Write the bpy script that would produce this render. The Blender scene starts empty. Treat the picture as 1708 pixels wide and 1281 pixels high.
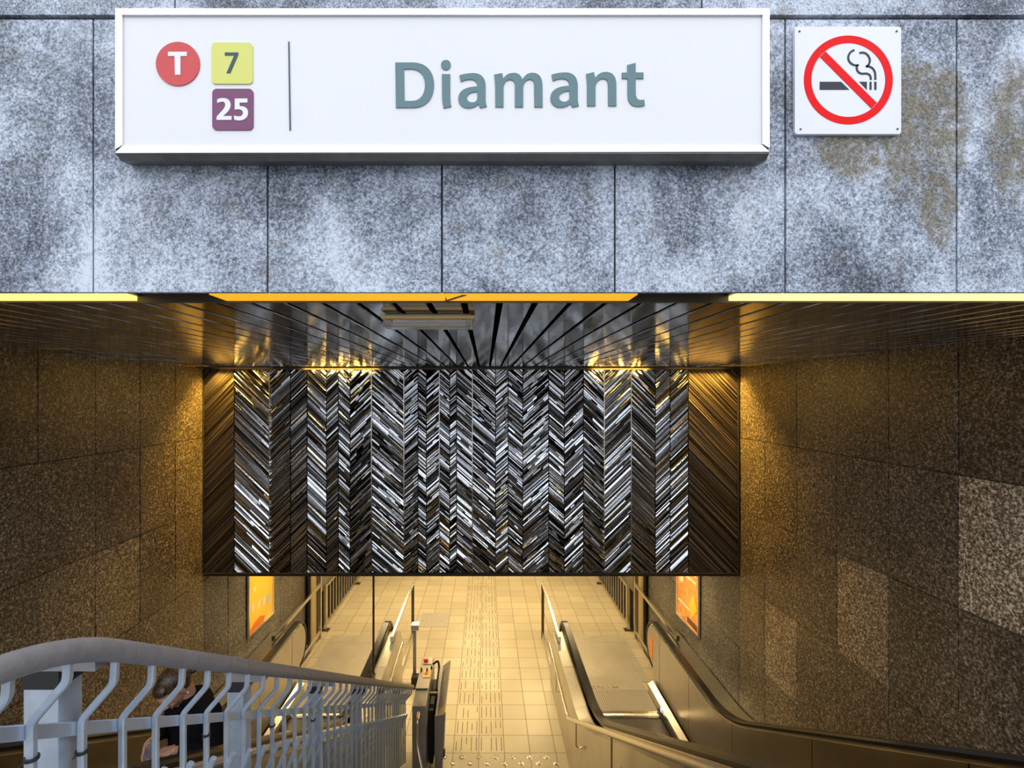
import bpy, bmesh, math, random, re
from mathutils import Vector, Matrix
R = math.radians
sc = bpy.context.scene
COL = sc.collection

# ------------------------------------------------------------------ camera
# x right, y into the stairwell, z up; lower hall floor z=0, street z=2.6, eye z=4.2
cd = bpy.data.cameras.new('camera')
cam = bpy.data.objects.new('camera', cd); COL.objects.link(cam)
cam.location = (0, 0, 4.2); cam.rotation_euler = (R(90), 0, 0)
cd.sensor_width = 36; cd.lens = 850/1708*36
cd.shift_x = 44/1708; cd.shift_y = 17.5/1708
cd.clip_start = 0.05
sc.camera = cam
sc.view_settings.view_transform = 'Standard'
sc.view_settings.look = 'None'
sc.view_settings.gamma = 1
sc.view_settings.exposure = 0
sc.view_settings.use_curve_mapping = False

# ------------------------------------------------------------------ sky
w = bpy.data.worlds.new('sky'); sc.world = w; w.use_nodes = True
nt = w.node_tree; nt.nodes.clear()
wo = nt.nodes.new('ShaderNodeOutputWorld'); bg = nt.nodes.new('ShaderNodeBackground')
tc = nt.nodes.new('ShaderNodeTexCoord'); sp = nt.nodes.new('ShaderNodeSeparateXYZ')
cr = nt.nodes.new('ShaderNodeValToRGB'); mr = nt.nodes.new('ShaderNodeMapRange')
nt.links.new(tc.outputs['Generated'], sp.inputs[0]); nt.links.new(sp.outputs['Z'], mr.inputs['Value'])
mr.inputs['From Min'].default_value = -1; mr.inputs['From Max'].default_value = 1
nt.links.new(mr.outputs[0], cr.inputs[0]); # low sky shaped for effect: bright behind viewer to light the relief, sides dimmed
mx = nt.nodes.new('ShaderNodeMath'); mx.operation = 'ABSOLUTE'; nt.links.new(sp.outputs['X'], mx.inputs[0])
m1 = nt.nodes.new('ShaderNodeMapRange'); m1.interpolation_type = 'SMOOTHSTEP'; nt.links.new(mx.outputs[0], m1.inputs['Value'])
m1.inputs['From Min'].default_value = .50; m1.inputs['From Max'].default_value = .85; m1.inputs['To Min'].default_value = 1; m1.inputs['To Max'].default_value = .16
m2 = nt.nodes.new('ShaderNodeMapRange'); nt.links.new(sp.outputs['Z'], m2.inputs['Value'])
m2.inputs['From Min'].default_value = .22; m2.inputs['From Max'].default_value = .45
m3 = nt.nodes.new('ShaderNodeMath'); m3.operation = 'MAXIMUM'; nt.links.new(m1.outputs[0], m3.inputs[0]); nt.links.new(m2.outputs[0], m3.inputs[1])
vm = nt.nodes.new('ShaderNodeVectorMath'); vm.operation = 'SCALE'; nt.links.new(cr.outputs[0], vm.inputs[0]); nt.links.new(m3.outputs[0], vm.inputs['Scale'])
nt.links.new(vm.outputs[0], bg.inputs[0]); nt.links.new(bg.outputs[0], wo.inputs[0])
e = cr.color_ramp.elements
e[0].position = 0.49; e[0].color = (.42, .43, .45, 1)
e[1].position = 0.80; e[1].color = (2.1, 2.18, 2.36, 1)
k = e.new(0.52); k.color = (.92, 1.02, 1.18, 1)
k = e.new(0.62); k.color = (1.20, 1.27, 1.40, 1)
bg.inputs['Strength'].default_value = 1.3

def area_light(name, loc, sx, sy, power, color, rot=(0, 0, 0), parent=None, spread=180):
    l = bpy.data.lights.new(name, 'AREA'); l.shape = 'RECTANGLE'; l.size = sx; l.size_y = sy
    l.energy = power; l.color = color; l.spread = R(spread)
    o = bpy.data.objects.new(name, l); COL.objects.link(o); o.location = loc; o.rotation_euler = rot
    if parent:
        o.parent = parent; o.location = Vector(loc) - parent.location
    return o

WARM = (1.0, .77, .40)
AMBER = (1.0, .55, .08)

# ------------------------------------------------------------------ helpers
def tag(o, label=None, cat=None, group=None, kind=None):
    if label: o['label'] = label
    if cat: o['category'] = cat
    if group: o['group'] = group
    if kind: o['kind'] = kind
    return o

def empty(name, loc, label=None, cat=None, group=None):
    o = bpy.data.objects.new(name, None); COL.objects.link(o); o.location = loc; o.empty_display_size = .1
    return tag(o, label, cat, group)

class MB:
    """collects shapes in world coordinates"""
    def __init__(s): s.v = []; s.f = []; s.t = []; s.tone = 0.5
    def quad(s, pts):
        n = len(s.v); s.v += [tuple(p) for p in pts]; s.f.append(tuple(range(n, n+len(pts)))); s.t.append(s.tone)
    def box(s, a, b):
        x0, y0, z0 = a; x1, y1, z1 = b
        s.hexa([(x0,y0,z0),(x1,y0,z0),(x1,y1,z0),(x0,y1,z0),(x0,y0,z1),(x1,y0,z1),(x1,y1,z1),(x0,y1,z1)])
    def hexa(s, p):
        n = len(s.v); s.v += [tuple(q) for q in p]
        for f in ((0,3,2,1),(4,5,6,7),(0,1,5,4),(1,2,6,5),(2,3,7,6),(3,0,4,7)):
            s.f.append(tuple(n+i for i in f)); s.t.append(s.tone)
    def prism(s, pts, d):
        """pts: 3D polygon, d: extrusion vector"""
        n = len(s.v); m = len(pts); d = Vector(d)
        s.v += [tuple(p) for p in pts] + [tuple(Vector(p)+d) for p in pts]
        s.f.append(tuple(range(n, n+m))[::-1]); s.f.append(tuple(range(n+m, n+2*m)))
        s.t += [s.tone]*2
        for i in range(m):
            j = (i+1) % m
            s.f.append((n+i, n+j, n+m+j, n+m+i)); s.t.append(s.tone)
    def sweep(s, path, sec, ref=(1, 0, 0), closed=False):
        """sweep a section (u along ref, v along normal) along path"""
        P = [Vector(p) for p in path]; n0 = len(s.v); m = len(sec); K = len(P); ref = Vector(ref).normalized()
        for i, p in enumerate(P):
            if i == 0: t = P[1]-P[0]; sc_ = 1
            elif i == K-1: t = P[-1]-P[-2]; sc_ = 1
            else:
                a = (P[i]-P[i-1]).normalized(); b = (P[i+1]-P[i]).normalized(); t = a+b
                if t.length < 1e-6: t = b
                sc_ = min(2.0, 1/max(.3, math.cos(a.angle(b)/2))) if a.length and b.length else 1
            t.normalize()
            u = ref - t*ref.dot(t)
            if u.length < 1e-4: u = Vector((0, 1, 0)) - t*t.y
            u.normalize(); nn = u.cross(t).normalized()
            for (a_, b_) in sec: s.v.append(tuple(p + u*a_ + nn*b_*sc_))
        for i in range(K-1):
            for j in range(m):
                k = (j+1) % m
                s.f.append((n0+i*m+j, n0+i*m+k, n0+(i+1)*m+k, n0+(i+1)*m+j)); s.t.append(s.tone)
        s.f.append(tuple(n0+j for j in range(m))[::-1]); s.f.append(tuple(n0+(K-1)*m+j for j in range(m))); s.t += [s.tone]*2
    def tube(s, path, r, n=12, ref=(1, 0, 0)):
        s.sweep(path, [(r*math.cos(2*math.pi*i/n), r*math.sin(2*math.pi*i/n)) for i in range(n)], ref)
    def bar(s, path, wu, wv, ref=(1, 0, 0), bev=0):
        a, b = wu/2, wv/2
        if bev: sec = [(a-bev,-b),(a,-b+bev),(a,b-bev),(a-bev,b),(-a+bev,b),(-a,b-bev),(-a,-b+bev),(-a+bev,-b)]
        else: sec = [(a,-b),(a,b),(-a,b),(-a,-b)]
        s.sweep(path, sec, ref)
    def lathe(s, c, axis, prof, n=20):
        """prof: (radius, height along axis)"""
        c = Vector(c); ax = Vector(axis).normalized()
        u = ax.orthogonal().normalized(); v = ax.cross(u); n0 = len(s.v)
        for (r, h) in prof:
            for i in range(n):
                a = 2*math.pi*i/n
                s.v.append(tuple(c + ax*h + (u*math.cos(a)+v*math.sin(a))*r))
        for k in range(len(prof)-1):
            for i in range(n):
                j = (i+1) % n
                s.f.append((n0+k*n+i, n0+k*n+j, n0+(k+1)*n+j, n0+(k+1)*n+i)); s.t.append(s.tone)
        s.f.append(tuple(n0+i for i in range(n))[::-1]); s.f.append(tuple(n0+(len(prof)-1)*n+i for i in range(n))); s.t += [s.tone]*2
    def build(s, name, mat, root=None, smooth=False, bevel=0, weld=False):
        me = bpy.data.meshes.new(name)
        off = root.matrix_basis.translation if root and not root.parent else Vector((0, 0, 0))
        if root and root.parent: off = root.parent.matrix_basis.translation + root.matrix_basis.translation
        me.from_pydata([tuple(Vector(v)-off) for v in s.v], [], s.f)
        at = me.attributes.new('tone', 'FLOAT', 'FACE')
        for i, t in enumerate(s.t): at.data[i].value = t
        bm = bmesh.new(); bm.from_mesh(me)
        if weld: bmesh.ops.remove_doubles(bm, verts=bm.verts, dist=1e-5)
        bmesh.ops.recalc_face_normals(bm, faces=bm.faces); bm.to_mesh(me); bm.free()
        me.materials.append(mat)
        o = bpy.data.objects.new(name, me); COL.objects.link(o)
        if root: o.parent = root
        if smooth:
            for p in me.polygons: p.use_smooth = True
            m = o.modifiers.new('e', 'EDGE_SPLIT'); m.split_angle = R(40)
        if bevel:
            m = o.modifiers.new('b', 'BEVEL'); m.width = bevel; m.segments = 2; m.limit_method = 'ANGLE'; m.angle_limit = R(40)
        return o

def fillet(pts, r, n=6):
    P = [Vector(p) for p in pts]; out = [P[0]]
    for i in range(1, len(P)-1):
        a = (P[i-1]-P[i]); b = (P[i+1]-P[i]); rr = min(r, a.length*.45, b.length*.45)
        p0 = P[i]+a.normalized()*rr; p1 = P[i]+b.normalized()*rr
        for k in range(n+1):
            t = k/n; out.append(p0*(1-t)**2 + P[i]*2*t*(1-t) + p1*t*t)
    out.append(P[-1]); return out

# ------------------------------------------------------------------ materials
class NM:
    def __init__(s, name):
        s.m = bpy.data.materials.new(name); s.m.use_nodes = True; s.t = s.m.node_tree
        s.b = s.t.nodes['Principled BSDF']; s._tc = None
    def n(s, typ, **kw):
        nd = s.t.nodes.new(typ)
        for k, v in kw.items(): setattr(nd, k, v)
        return nd
    def tc(s):
        if not s._tc:
            s._tc = s.n('ShaderNodeNewGeometry')
        return s._tc.outputs['Position']
    def l(s, a, b): s.t.links.new(a, b)
    def setb(s, key, v):
        if hasattr(v, 'links'): s.l(v, s.b.inputs[key])
        else:
            if isinstance(v, tuple) and len(v) == 3: v = v+(1,)
            s.b.inputs[key].default_value = v
    def noise(s, scale, detail=2, rough=.5, vec=None, dist=0, mul=None):
        nd = s.n('ShaderNodeTexNoise'); nd.inputs['Scale'].default_value = scale
        nd.inputs['Detail'].default_value = detail; nd.inputs['Roughness'].default_value = rough; nd.inputs['Distortion'].default_value = dist
        v = vec or s.tc()
        if mul:
            mp = s.n('ShaderNodeVectorMath', operation='MULTIPLY'); s.l(v, mp.inputs[0]); mp.inputs[1].default_value = mul; v = mp.outputs[0]
        s.l(v, nd.inputs['Vector']); return nd.outputs[0]
    def ramp(s, fac, stops, interp='LINEAR'):
        nd = s.n('ShaderNodeValToRGB'); s.l(fac, nd.inputs[0]); el = nd.color_ramp.elements; nd.color_ramp.interpolation = interp
        while len(el) < len(stops): el.new(.5)
        for x, (p, c) in zip(el, stops):
            x.position = p
            if not isinstance(c, tuple): c = (c, c, c)
            x.color = c+(1,) if len(c) == 3 else c
        return nd.outputs[0]
    def math(s, op, a, b=None, c=None, clamp=False):
        nd = s.n('ShaderNodeMath', operation=op, use_clamp=clamp)
        for i, v in enumerate((a, b, c)):
            if v is None: continue
            if hasattr(v, 'links'): s.l(v, nd.inputs[i])
            else: nd.inputs[i].default_value = v
        return nd.outputs[0]
    def mix(s, f, a, b, mode='MIX'):
        nd = s.n('ShaderNodeMix', data_type='RGBA', blend_type=mode)
        for i, v in ((0, f), (6, a), (7, b)):
            if hasattr(v, 'links'): s.l(v, nd.inputs[i])
            else:
                if isinstance(v, tuple) and len(v) == 3: v = v+(1,)
                nd.inputs[i].default_value = v
        return nd.outputs[2]
    def sep(s):
        nd = s.n('ShaderNodeSeparateXYZ'); s.l(s.tc(), nd.inputs[0]); return nd.outputs
    def attr(s, name='tone'):
        nd = s.n('ShaderNodeAttribute', attribute_name=name); return nd.outputs['Fac']
    def bump(s, h, strength=.3, dist=.01):
        nd = s.n('ShaderNodeBump'); nd.inputs['Strength'].default_value = strength; nd.inputs['Distance'].default_value = dist
        s.l(h, nd.inputs['Height']); s.l(nd.outputs[0], s.b.inputs['Normal'])

def simple(name, col, rough=.5, metal=0, var=0.0, vscale=8, emit=None, estr=0, spec=None, bump=0, bscale=60):
    N = NM(name)
    if var:
        f = N.noise(vscale, 4, .6)
        N.setb('Base Color', N.mix(f, tuple(c*(1-var) for c in col), tuple(min(1, c*(1+var)) for c in col)))
    else: N.setb('Base Color', col)
    N.setb('Roughness', rough); N.setb('Metallic', metal)
    if spec is not None: N.setb('Specular IOR Level', spec)
    if emit: N.setb('Emission Color', emit); N.setb('Emission Strength', estr)
    if bump: N.bump(N.noise(bscale, 3), bump, .004)
    return N.m

M = {}
def facade_mat():
    N = NM('blue_grey_stone')
    g = N.noise(170, 3, .75)
    g2 = N.noise(75, 4, .7)
    blot = N.noise(3.2, 5, .6, dist=.6)
    streak = N.noise(1.0, 4, .6, mul=(9, 1, 1.3))
    s = N.math('MULTIPLY_ADD', N.math('SUBTRACT', g, .5), 2.2, N.math('MULTIPLY_ADD', N.math('SUBTRACT', g2, .5), 1.0, .58))
    s = N.math('ADD', s, N.math('MULTIPLY', N.math('SUBTRACT', blot, .5), 1.9))
    s = N.math('ADD', s, N.math('MULTIPLY', N.math('SUBTRACT', streak, .5), .55))
    s = N.math('ADD', s, N.math('MULTIPLY', N.math('SUBTRACT', N.attr(), .5), .35))
    col = N.ramp(s, [(.0, (.022, .027, .037)), (.30, (.105, .125, .16)), (.58, (.27, .31, .375)), (1.0, (.56, .62, .71))])
    # damp brown stains beside and below the square sign, with their own ragged outline
    o = N.sep()
    def spot(cx, cz, rx, rz):
        a = N.math('POWER', N.math('DIVIDE', N.math('SUBTRACT', o[0], cx), rx), 2)
        b = N.math('POWER', N.math('DIVIDE', N.math('SUBTRACT', o[2], cz), rz), 2)
        return N.math('SUBTRACT', 1, N.math('ADD', a, b), clamp=True)
    m = N.math('MAXIMUM', spot(1.24, 4.96, .16, .26), spot(1.52, 4.95, .12, .24))
    m = N.math('MAXIMUM', m, spot(1.06, 4.90, .16, .11))
    m = N.math('MAXIMUM', m, spot(1.285, 4.76, .07, .16))
    rag = N.noise(9, 5, .65, dist=.4)
    m = N.math('MULTIPLY', N.math('SUBTRACT', N.math('ADD', m, N.math('MULTIPLY', N.math('SUBTRACT', rag, .5), 2.2)), .10), 2.0, clamp=True)
    m = N.math('MULTIPLY', m, N.math('MULTIPLY', N.math('SUBTRACT', N.noise(22, 5, .75), .31), 4.5, clamp=True))
    m = N.math('MULTIPLY', m, .92)
    col = N.mix(m, col, N.mix(N.math('MULTIPLY_ADD', N.math('SUBTRACT', g, .5), 2.6, .5, clamp=True), (.02, .018, .012), (.25, .215, .14)))
    # dark grime streaks with ragged shapes
    gr = N.math('MULTIPLY', N.math('SUBTRACT', N.noise(2.3, 6, .7, dist=1.0), .60), 4, clamp=True)
    col = N.mix(N.math('MULTIPLY', gr, .55), col, (.05, .06, .075))
    N.setb('Base Color', col); N.setb('Roughness', .55)
    N.bump(g, .25, .003)
    return N.m
M['facade'] = facade_mat()

def wall_mat():
    N = NM('brown_granite')
    g = N.noise(70, 3, .7); g2 = N.noise(34, 4, .7)
    blot = N.noise(1.6, 4, .6)
    s = N.math('MULTIPLY_ADD', N.math('SUBTRACT', g, .5), 3.0, N.math('MULTIPLY_ADD', N.math('SUBTRACT', g2, .5), 1.5, .42))
    s = N.math('ADD', s, N.math('MULTIPLY', N.math('SUBTRACT', blot, .5), .5))
    s = N.math('ADD', s, N.math('MULTIPLY', N.math('SUBTRACT', N.math('MINIMUM', N.attr(), .6), .5), .8))
    col = N.ramp(s, [(.05, (.016, .013, .010)), (.4, (.085, .071, .055)), (.7, (.21, .183, .147)), (1.0, (.48, .44, .375))])
    pale = N.math('MULTIPLY_ADD', N.math('SUBTRACT', N.math('MAXIMUM', N.attr(), .6), .6), 1.9, 1)  # lighter slab colour stands in for patches of reflected light
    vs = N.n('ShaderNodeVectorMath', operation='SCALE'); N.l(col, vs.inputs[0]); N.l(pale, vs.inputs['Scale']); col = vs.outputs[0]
    N.setb('Base Color', col); N.setb('Roughness', .42); N.bump(g, .15, .002)
    return N.m
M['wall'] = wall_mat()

def floor_mat():
    N = NM('cream_floor_tiles')
    o = N.sep()
    def lines(v, off, pitch, wdt):
        f = N.math('FRACT', N.math('DIVIDE', N.math('SUBTRACT', v, off), pitch))
        d = N.math('MINIMUM', f, N.math('SUBTRACT', 1, f))
        return N.math('LESS_THAN', d, wdt/pitch/2)
    J = N.math('MAXIMUM', lines(o[0], -.081, .301, .007), lines(o[1], 5.97, .3088, .007))
    ix = N.math('FLOOR', N.math('DIVIDE', N.math('SUBTRACT', o[0], -.081), .301))
    iy = N.math('FLOOR', N.math('DIVIDE', N.math('SUBTRACT', o[1], 5.97), .3088))
    cv = N.n('ShaderNodeCombineXYZ'); N.l(ix, cv.inputs[0]); N.l(iy, cv.inputs[1])
    wn = N.n('ShaderNodeTexWhiteNoise'); N.l(cv.outputs[0], wn.inputs['Vector'])
    tone = N.math('MULTIPLY_ADD', wn.outputs['Value'], .16, .84)
    dirt = N.noise(2.2, 5, .65); fine = N.noise(120, 2, .6)
    c = N.mix(N.math('MULTIPLY', dirt, .9), (.69, .60, .43), (.50, .42, .28))
    sc2 = N.math('MULTIPLY', tone, N.math('MULTIPLY_ADD', fine, .2, .9))
    cc = N.n('ShaderNodeCombineXYZ'); [N.l(sc2, cc.inputs[i]) for i in range(3)]
    c = N.mix(1.0, c, cc.outputs[0], 'MULTIPLY')
    c = N.mix(J, c, (.16, .12, .07))
    N.setb('Base Color', c); N.setb('Roughness', N.math('MULTIPLY_ADD', J, .4, .33))
    return N.m
M['floor'] = floor_mat()

def steel(name, col, rough=.28, axis=(1, 1, 60), amt=.25):
    N = NM(name)
    f = N.noise(6, 4, .7, mul=axis)
    f2 = N.noise(3, 5, .7)
    N.setb('Base Color', N.mix(f2, tuple(c*.7 for c in col), tuple(min(1, c*1.15) for c in col)))
    N.setb('Metallic', 1); N.setb('Roughness', N.math('MULTIPLY_ADD', f, amt, rough-amt/2))
    return N.m
M['steel'] = steel('brushed_stainless_steel', (.60, .56, .48), .31, (1, 1, 60), .07)
M['steel_plate'] = steel('scuffed_steel_plate', (.56, .50, .40), .5, (30, 2, 2), .3)
M['steel_plate'].node_tree.nodes['Principled BSDF'].inputs['Metallic'].default_value = .35
M['steel_bright'] = steel('polished_stainless_steel', (.78, .73, .64), .22, (1, 1, 30), .05)
M['steel_dark'] = steel('darkened_balustrade_steel', (.46, .42, .36), .26, (1, 1, 60), .06)  # darker copy of the steel, dark reflections put into its colour
M['alu'] = steel('aluminium_profile', (.86, .87, .90), .30, (40, 1, 1), .15)
M['alu_dark'] = simple('mottled_dark_aluminium', (.16, .16, .155), .45, .6, .5, 14)  # darker mottled aluminium for the sign case and bottom tray
M['galv'] = simple('galvanized_blue_grey_paint', (.44, .52, .62), .36, .6, .25, 25, bump=.15, bscale=40)
M['galv_rail'] = simple('worn_grey_rail_paint', (.22, .215, .225), .48, .25, .30, 30, bump=.3, bscale=120)
M['rubber'] = simple('black_handrail_rubber', (.010, .009, .009), .25, spec=.35)
M['black'] = simple('matt_black', (.012, .012, .012), .6)
M['dark_joint'] = simple('dark_joint', (.02, .02, .022), .8)
M['dark_metal'] = simple('dark_bronze_metal', (.10, .085, .065), .4, .8, .3, 10)
M['machine'] = simple('grey_machine_enamel', (.27, .27, .275), .36, .3, .2, 10)
M['machine_beige'] = simple('beige_grey_enamel', (.42, .36, .28), .4, .3, .15, 10)
M['sign_white'] = simple('white_sign_face', (.675, .68, .688), .30, 0, .03, 3)
M['paint_white'] = simple('white_vinyl', (.70, .71, .74), .35)
M['letter_green'] = simple('grey_green_lettering', (.125, .205, .22), .5, 0, .04, 20, spec=.2)
M['slate'] = simple('dark_slate_lettering', (.055, .09, .115), .5, spec=.2)
M['red_disc'] = simple('faded_red_vinyl', (.56, .085, .085), .5, 0, .05, 10, spec=.2)
M['yellow_sq'] = simple('pale_yellow_vinyl', (.62, .63, .17), .5, 0, .04, 10, spec=.2)
M['plum_sq'] = simple('plum_vinyl', (.19, .075, .145), .5, 0, .05, 10, spec=.2)
M['sign_red'] = simple('glossy_red_enamel', (.74, .002, .004), .2, spec=.12)
M['sign_ink'] = simple('black_enamel', (.03, .033, .05), .3, spec=.2)
M['ns_white'] = simple('white_enamel', (.68, .69, .73), .12)
M['void'] = simple('unlit_dark_concrete', (.05, .045, .04), .9, 0, .3, 3)
M['pavement'] = simple('street_paving', (.28, .28, .29), .8, 0, .2, 6)
M['plaster'] = simple('cream_plaster', (.45, .40, .30), .8, 0, .1, 3)
M['orange_sticker'] = simple('orange_sticker', (.95, .22, .01), .5, emit=None)
M['red_button'] = simple('red_plastic', (.85, .05, .01), .3)
M['yellow_label'] = simple('yellow_label', (.85, .60, .12), .5)
M['cream_label'] = simple('cream_label', (.75, .66, .42), .5)
M['cover'] = simple('steel_cover_plate', (.50, .46, .40), .5, .5, .4, 30)

def ceiling_mat():
    N = NM('polished_dark_metal_ceiling')
    f = N.noise(5, 4, .6)
    N.setb('Base Color', N.mix(f, (.36, .35, .34), (.50, .49, .47))); N.setb('Metallic', 1)
    N.setb('Roughness', N.math('MULTIPLY_ADD', N.noise(14, 4, .6), .10, .05))
    N.bump(N.noise(7, 2), .03, .01)
    return N.m
M['ceiling'] = ceiling_mat()

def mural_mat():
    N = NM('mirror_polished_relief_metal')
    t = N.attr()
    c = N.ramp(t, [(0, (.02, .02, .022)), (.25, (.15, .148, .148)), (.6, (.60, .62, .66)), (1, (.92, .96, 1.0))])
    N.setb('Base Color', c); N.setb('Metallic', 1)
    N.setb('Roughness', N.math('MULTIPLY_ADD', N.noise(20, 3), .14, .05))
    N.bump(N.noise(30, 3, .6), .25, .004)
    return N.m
M['mural'] = mural_mat()
def mural_dull():
    N = NM('dull_brown_relief_metal')
    t = N.attr()
    c = N.ramp(t, [(0, (.07, .05, .03)), (.5, (.20, .17, .125)), (1, (.55, .50, .42))])
    N.setb('Base Color', c); N.setb('Metallic', .85); N.setb('Roughness', .34)
    return N.m
M['mural_dull'] = mural_dull()

def step_mat():
    N = NM('grooved_escalator_tread'); o = N.sep()
    f = N.math('FRACT', N.math('DIVIDE', o[0], .0095))
    g = N.math('LESS_THAN', f, .4)
    N.setb('Base Color', N.mix(g, (.22, .20, .18), (.03, .028, .025))); N.setb('Metallic', .7); N.setb('Roughness', .4)
    return N.m
M['tread'] = step_mat()
def checker_mat():
    N = NM('raised_lozenge_plate'); o = N.sep()
    u = N.math('SINE', N.math('MULTIPLY', N.math('ADD', o[0], N.math('MULTIPLY', o[1], 1.0)), 110))
    v = N.math('SINE', N.math('MULTIPLY', N.math('SUBTRACT', o[0], N.math('MULTIPLY', o[1], 1.0)), 110))
    p = N.math('MULTIPLY', u, v)
    N.setb('Base Color', N.mix(N.math('MULTIPLY_ADD', p, .5, .5), (.25, .21, .16), (.68, .62, .52)))
    N.setb('Metallic', .35); N.setb('Roughness', .42); N.bump(p, .5, .004)
    return N.m
M['lozenge'] = checker_mat()

# ------------------------------------------------------------------ setting
ZC = 4.485           # ceiling underside
XL, XR = -3.0, 2.7   # stairwell walls
YM = 5.42            # face of the metal relief
ZMB = 2.275          # relief bottom / lower ceiling
rnd = random.Random(7)

def struct(name, mb, mat, **kw):
    o = mb.build(name, mat, None, **kw); o['kind'] = 'structure'; return o

# hall floor
b = MB(); b.box((XL, 6.74, -.2), (XR, 9.05, 0)); b.box((XL, -6, -.6), (-2.57, 6.74, 0)); b.box((-1.51, -6, -.6), (1.24, 6.74, 0)); b.box((2.30, -6, -.6), (XR, 6.74, 0)); b.box((-2.57, -6, -.6), (-1.51, 6.74, -.4)); b.box((1.24, -6, -.6), (2.30, 6.74, -.4)); b.box((-2.93, 9.05, -.2), (2.6, 14, 0))
struct('floor', b, M['floor'])
b = MB(); b.box((-6, 9.05, -3.2), (6, 14, -3.0)); struct('floor_void', b, M['void'])
# street paving
b = MB(); b.box((-9, -9, 2.4), (9, -1.3, 2.6)); b.box((-9, -1.3, 2.4), (XL, 1.44, 2.6)); b.box((XR, -1.3, 2.4), (9, 1.44, 2.6))
b.box((-1.19, -1.3, 2.4), (.92, 1.27, 2.6))
struct('floor_street', b, M['pavement'])

# side walls clad in granite slabs, 0.505 wide, 0.76 high
def side_wall(name, x, sgn, bright):
    b = MB()
    b.tone = .2
    b.box((x+sgn*.02, -1.3, -.2), (x+sgn*.25, 9.05, 2.6)) ; b.box((x+sgn*.02, 1.49, 2.6), (x+sgn*.25, 9.05, 5.0))
    ys = [8.47-.505*i for i in range(19)]
    zs = [4.6, 4.49-.0, 3.74, 2.98, 2.22, 1.50, .74, 0]
    zs = [4.62, 3.74, 2.98, 2.22, 1.50, .74, 0.0]
    for i, y1 in enumerate(ys):
        y0 = y1-.505
        for j in range(len(zs)-1):
            z1, z0 = zs[j], zs[j+1]
            if y0 < 1.44 and z1 > 2.6: 
                if z0 >= 2.6: continue
                z1 = 2.6
            g = .003
            b.tone = rnd.uniform(.44, .56)
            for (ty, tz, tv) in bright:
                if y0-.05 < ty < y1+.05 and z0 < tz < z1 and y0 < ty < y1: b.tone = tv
            t = rnd.uniform(-.003, .003); t2 = rnd.uniform(-.002, .002)
            d = [.0+t+t2, .0-t+t2, -t-t2, t-t2]
            p = [(x+sgn*(.004+d[0]), y0+g, z0+g), (x+sgn*(.004+d[1]), y1-g, z0+g), (x+sgn*(.004+d[2]), y1-g, z1-g), (x+sgn*(.004+d[3]), y0+g, z1-g)]
            q = [(x+sgn*.03, a[1], a[2]) for a in p]
            b.hexa([p[0], p[1], q[1], q[0], p[3], p[2], q[2], q[3]])
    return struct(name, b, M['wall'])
side_wall('wall_left', XL, -1, [(4.2, 2.5, .62), (3.6, 2.5, .66), (3.6, 1.9, .60)])
side_wall('wall_right', XR, 1, [(2.6, 3.3, 1.45), (3.7, 2.6, 1.0), (4.7, 1.9, .90), (2.6, 1.9, .55)])  # lighter slabs here have the light patches painted into their tone

# lower hall beyond the relief: back wall, low ceiling, walls behind the side railings
b = MB(); b.box((-6, 14, -3.2), (6, 14.2, 2.6)); struct('wall_back', b, M['plaster'])
b = MB(); b.box((-6, 5.56, ZMB+.02), (6, 14.2, 2.6)); struct('ceiling_lower', b, M['plaster'])
b = MB(); b.box((-6.2, 9.05, -3.2), (-6, 14, 2.6)); b.box((-6.2, 8.9, -3.2), (-3.26, 9.05, 2.6)); b.box((XL+.07, 9.0, -3.2), (-2.935, 14, -.01)); struct('wall_far_left', b, M['void']); b = MB(); b.box((-6, 9.06, -.02), (-3.5, 13.99, ZMB+.01)); struct('wall_side_left', b, M['plaster'])
b = MB(); b.box((6, 9.05, -3.2), (6.2, 14, 2.6)); b.box((2.96, 8.9, -3.2), (6.2, 9.05, 2.6)); b.box((2.601, 9.06, -3.2), (2.63, 14, -.01)); struct('wall_far_right', b, M['void']); b = MB(); b.box((3.15, 9.06, -.02), (6, 13.99, ZMB+.01)); struct('wall_side_right', b, M['plaster'])

# long metal strips of the soffit with dark gaps
b = MB()
xs0 = .0437+.111*(-30)
n = 0
x = xs0
while x < 3.0:
    a0, a1 = max(x+.009, XL+.005), min(x+.102, XR-.005)
    if a1-a0 > .02:
        b.prism([(a0, 1.585, ZC+.004), (a0+.002, 1.585, ZC), (a1-.002, 1.585, ZC), (a1, 1.585, ZC+.004)], (0, 5.262-1.585, 0))
    x += .111
struct('ceiling', b, M['ceiling'])
b = MB(); b.box((XL-.25, 1.472, ZC+.055), (XR+.25, 5.6, 5.0)); b.box((XL, 1.585, ZC+.010), (XR, 5.26, ZC+.054))
struct('ceiling_slab', b, simple('unlit_black_void', (.004, .004, .004), 1, spec=0))
b = MB(); b.box((XL+.003, 1.574, ZC-.001), (XR-.003, 1.584, ZC+.028)); struct('trim_1', b, M['dark_metal'])
b = MB(); b.box((XL+.003, 5.262, ZC-.006), (XR-.003, 5.285, ZC+.03)); struct('trim_2', b, M['black'])

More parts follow.
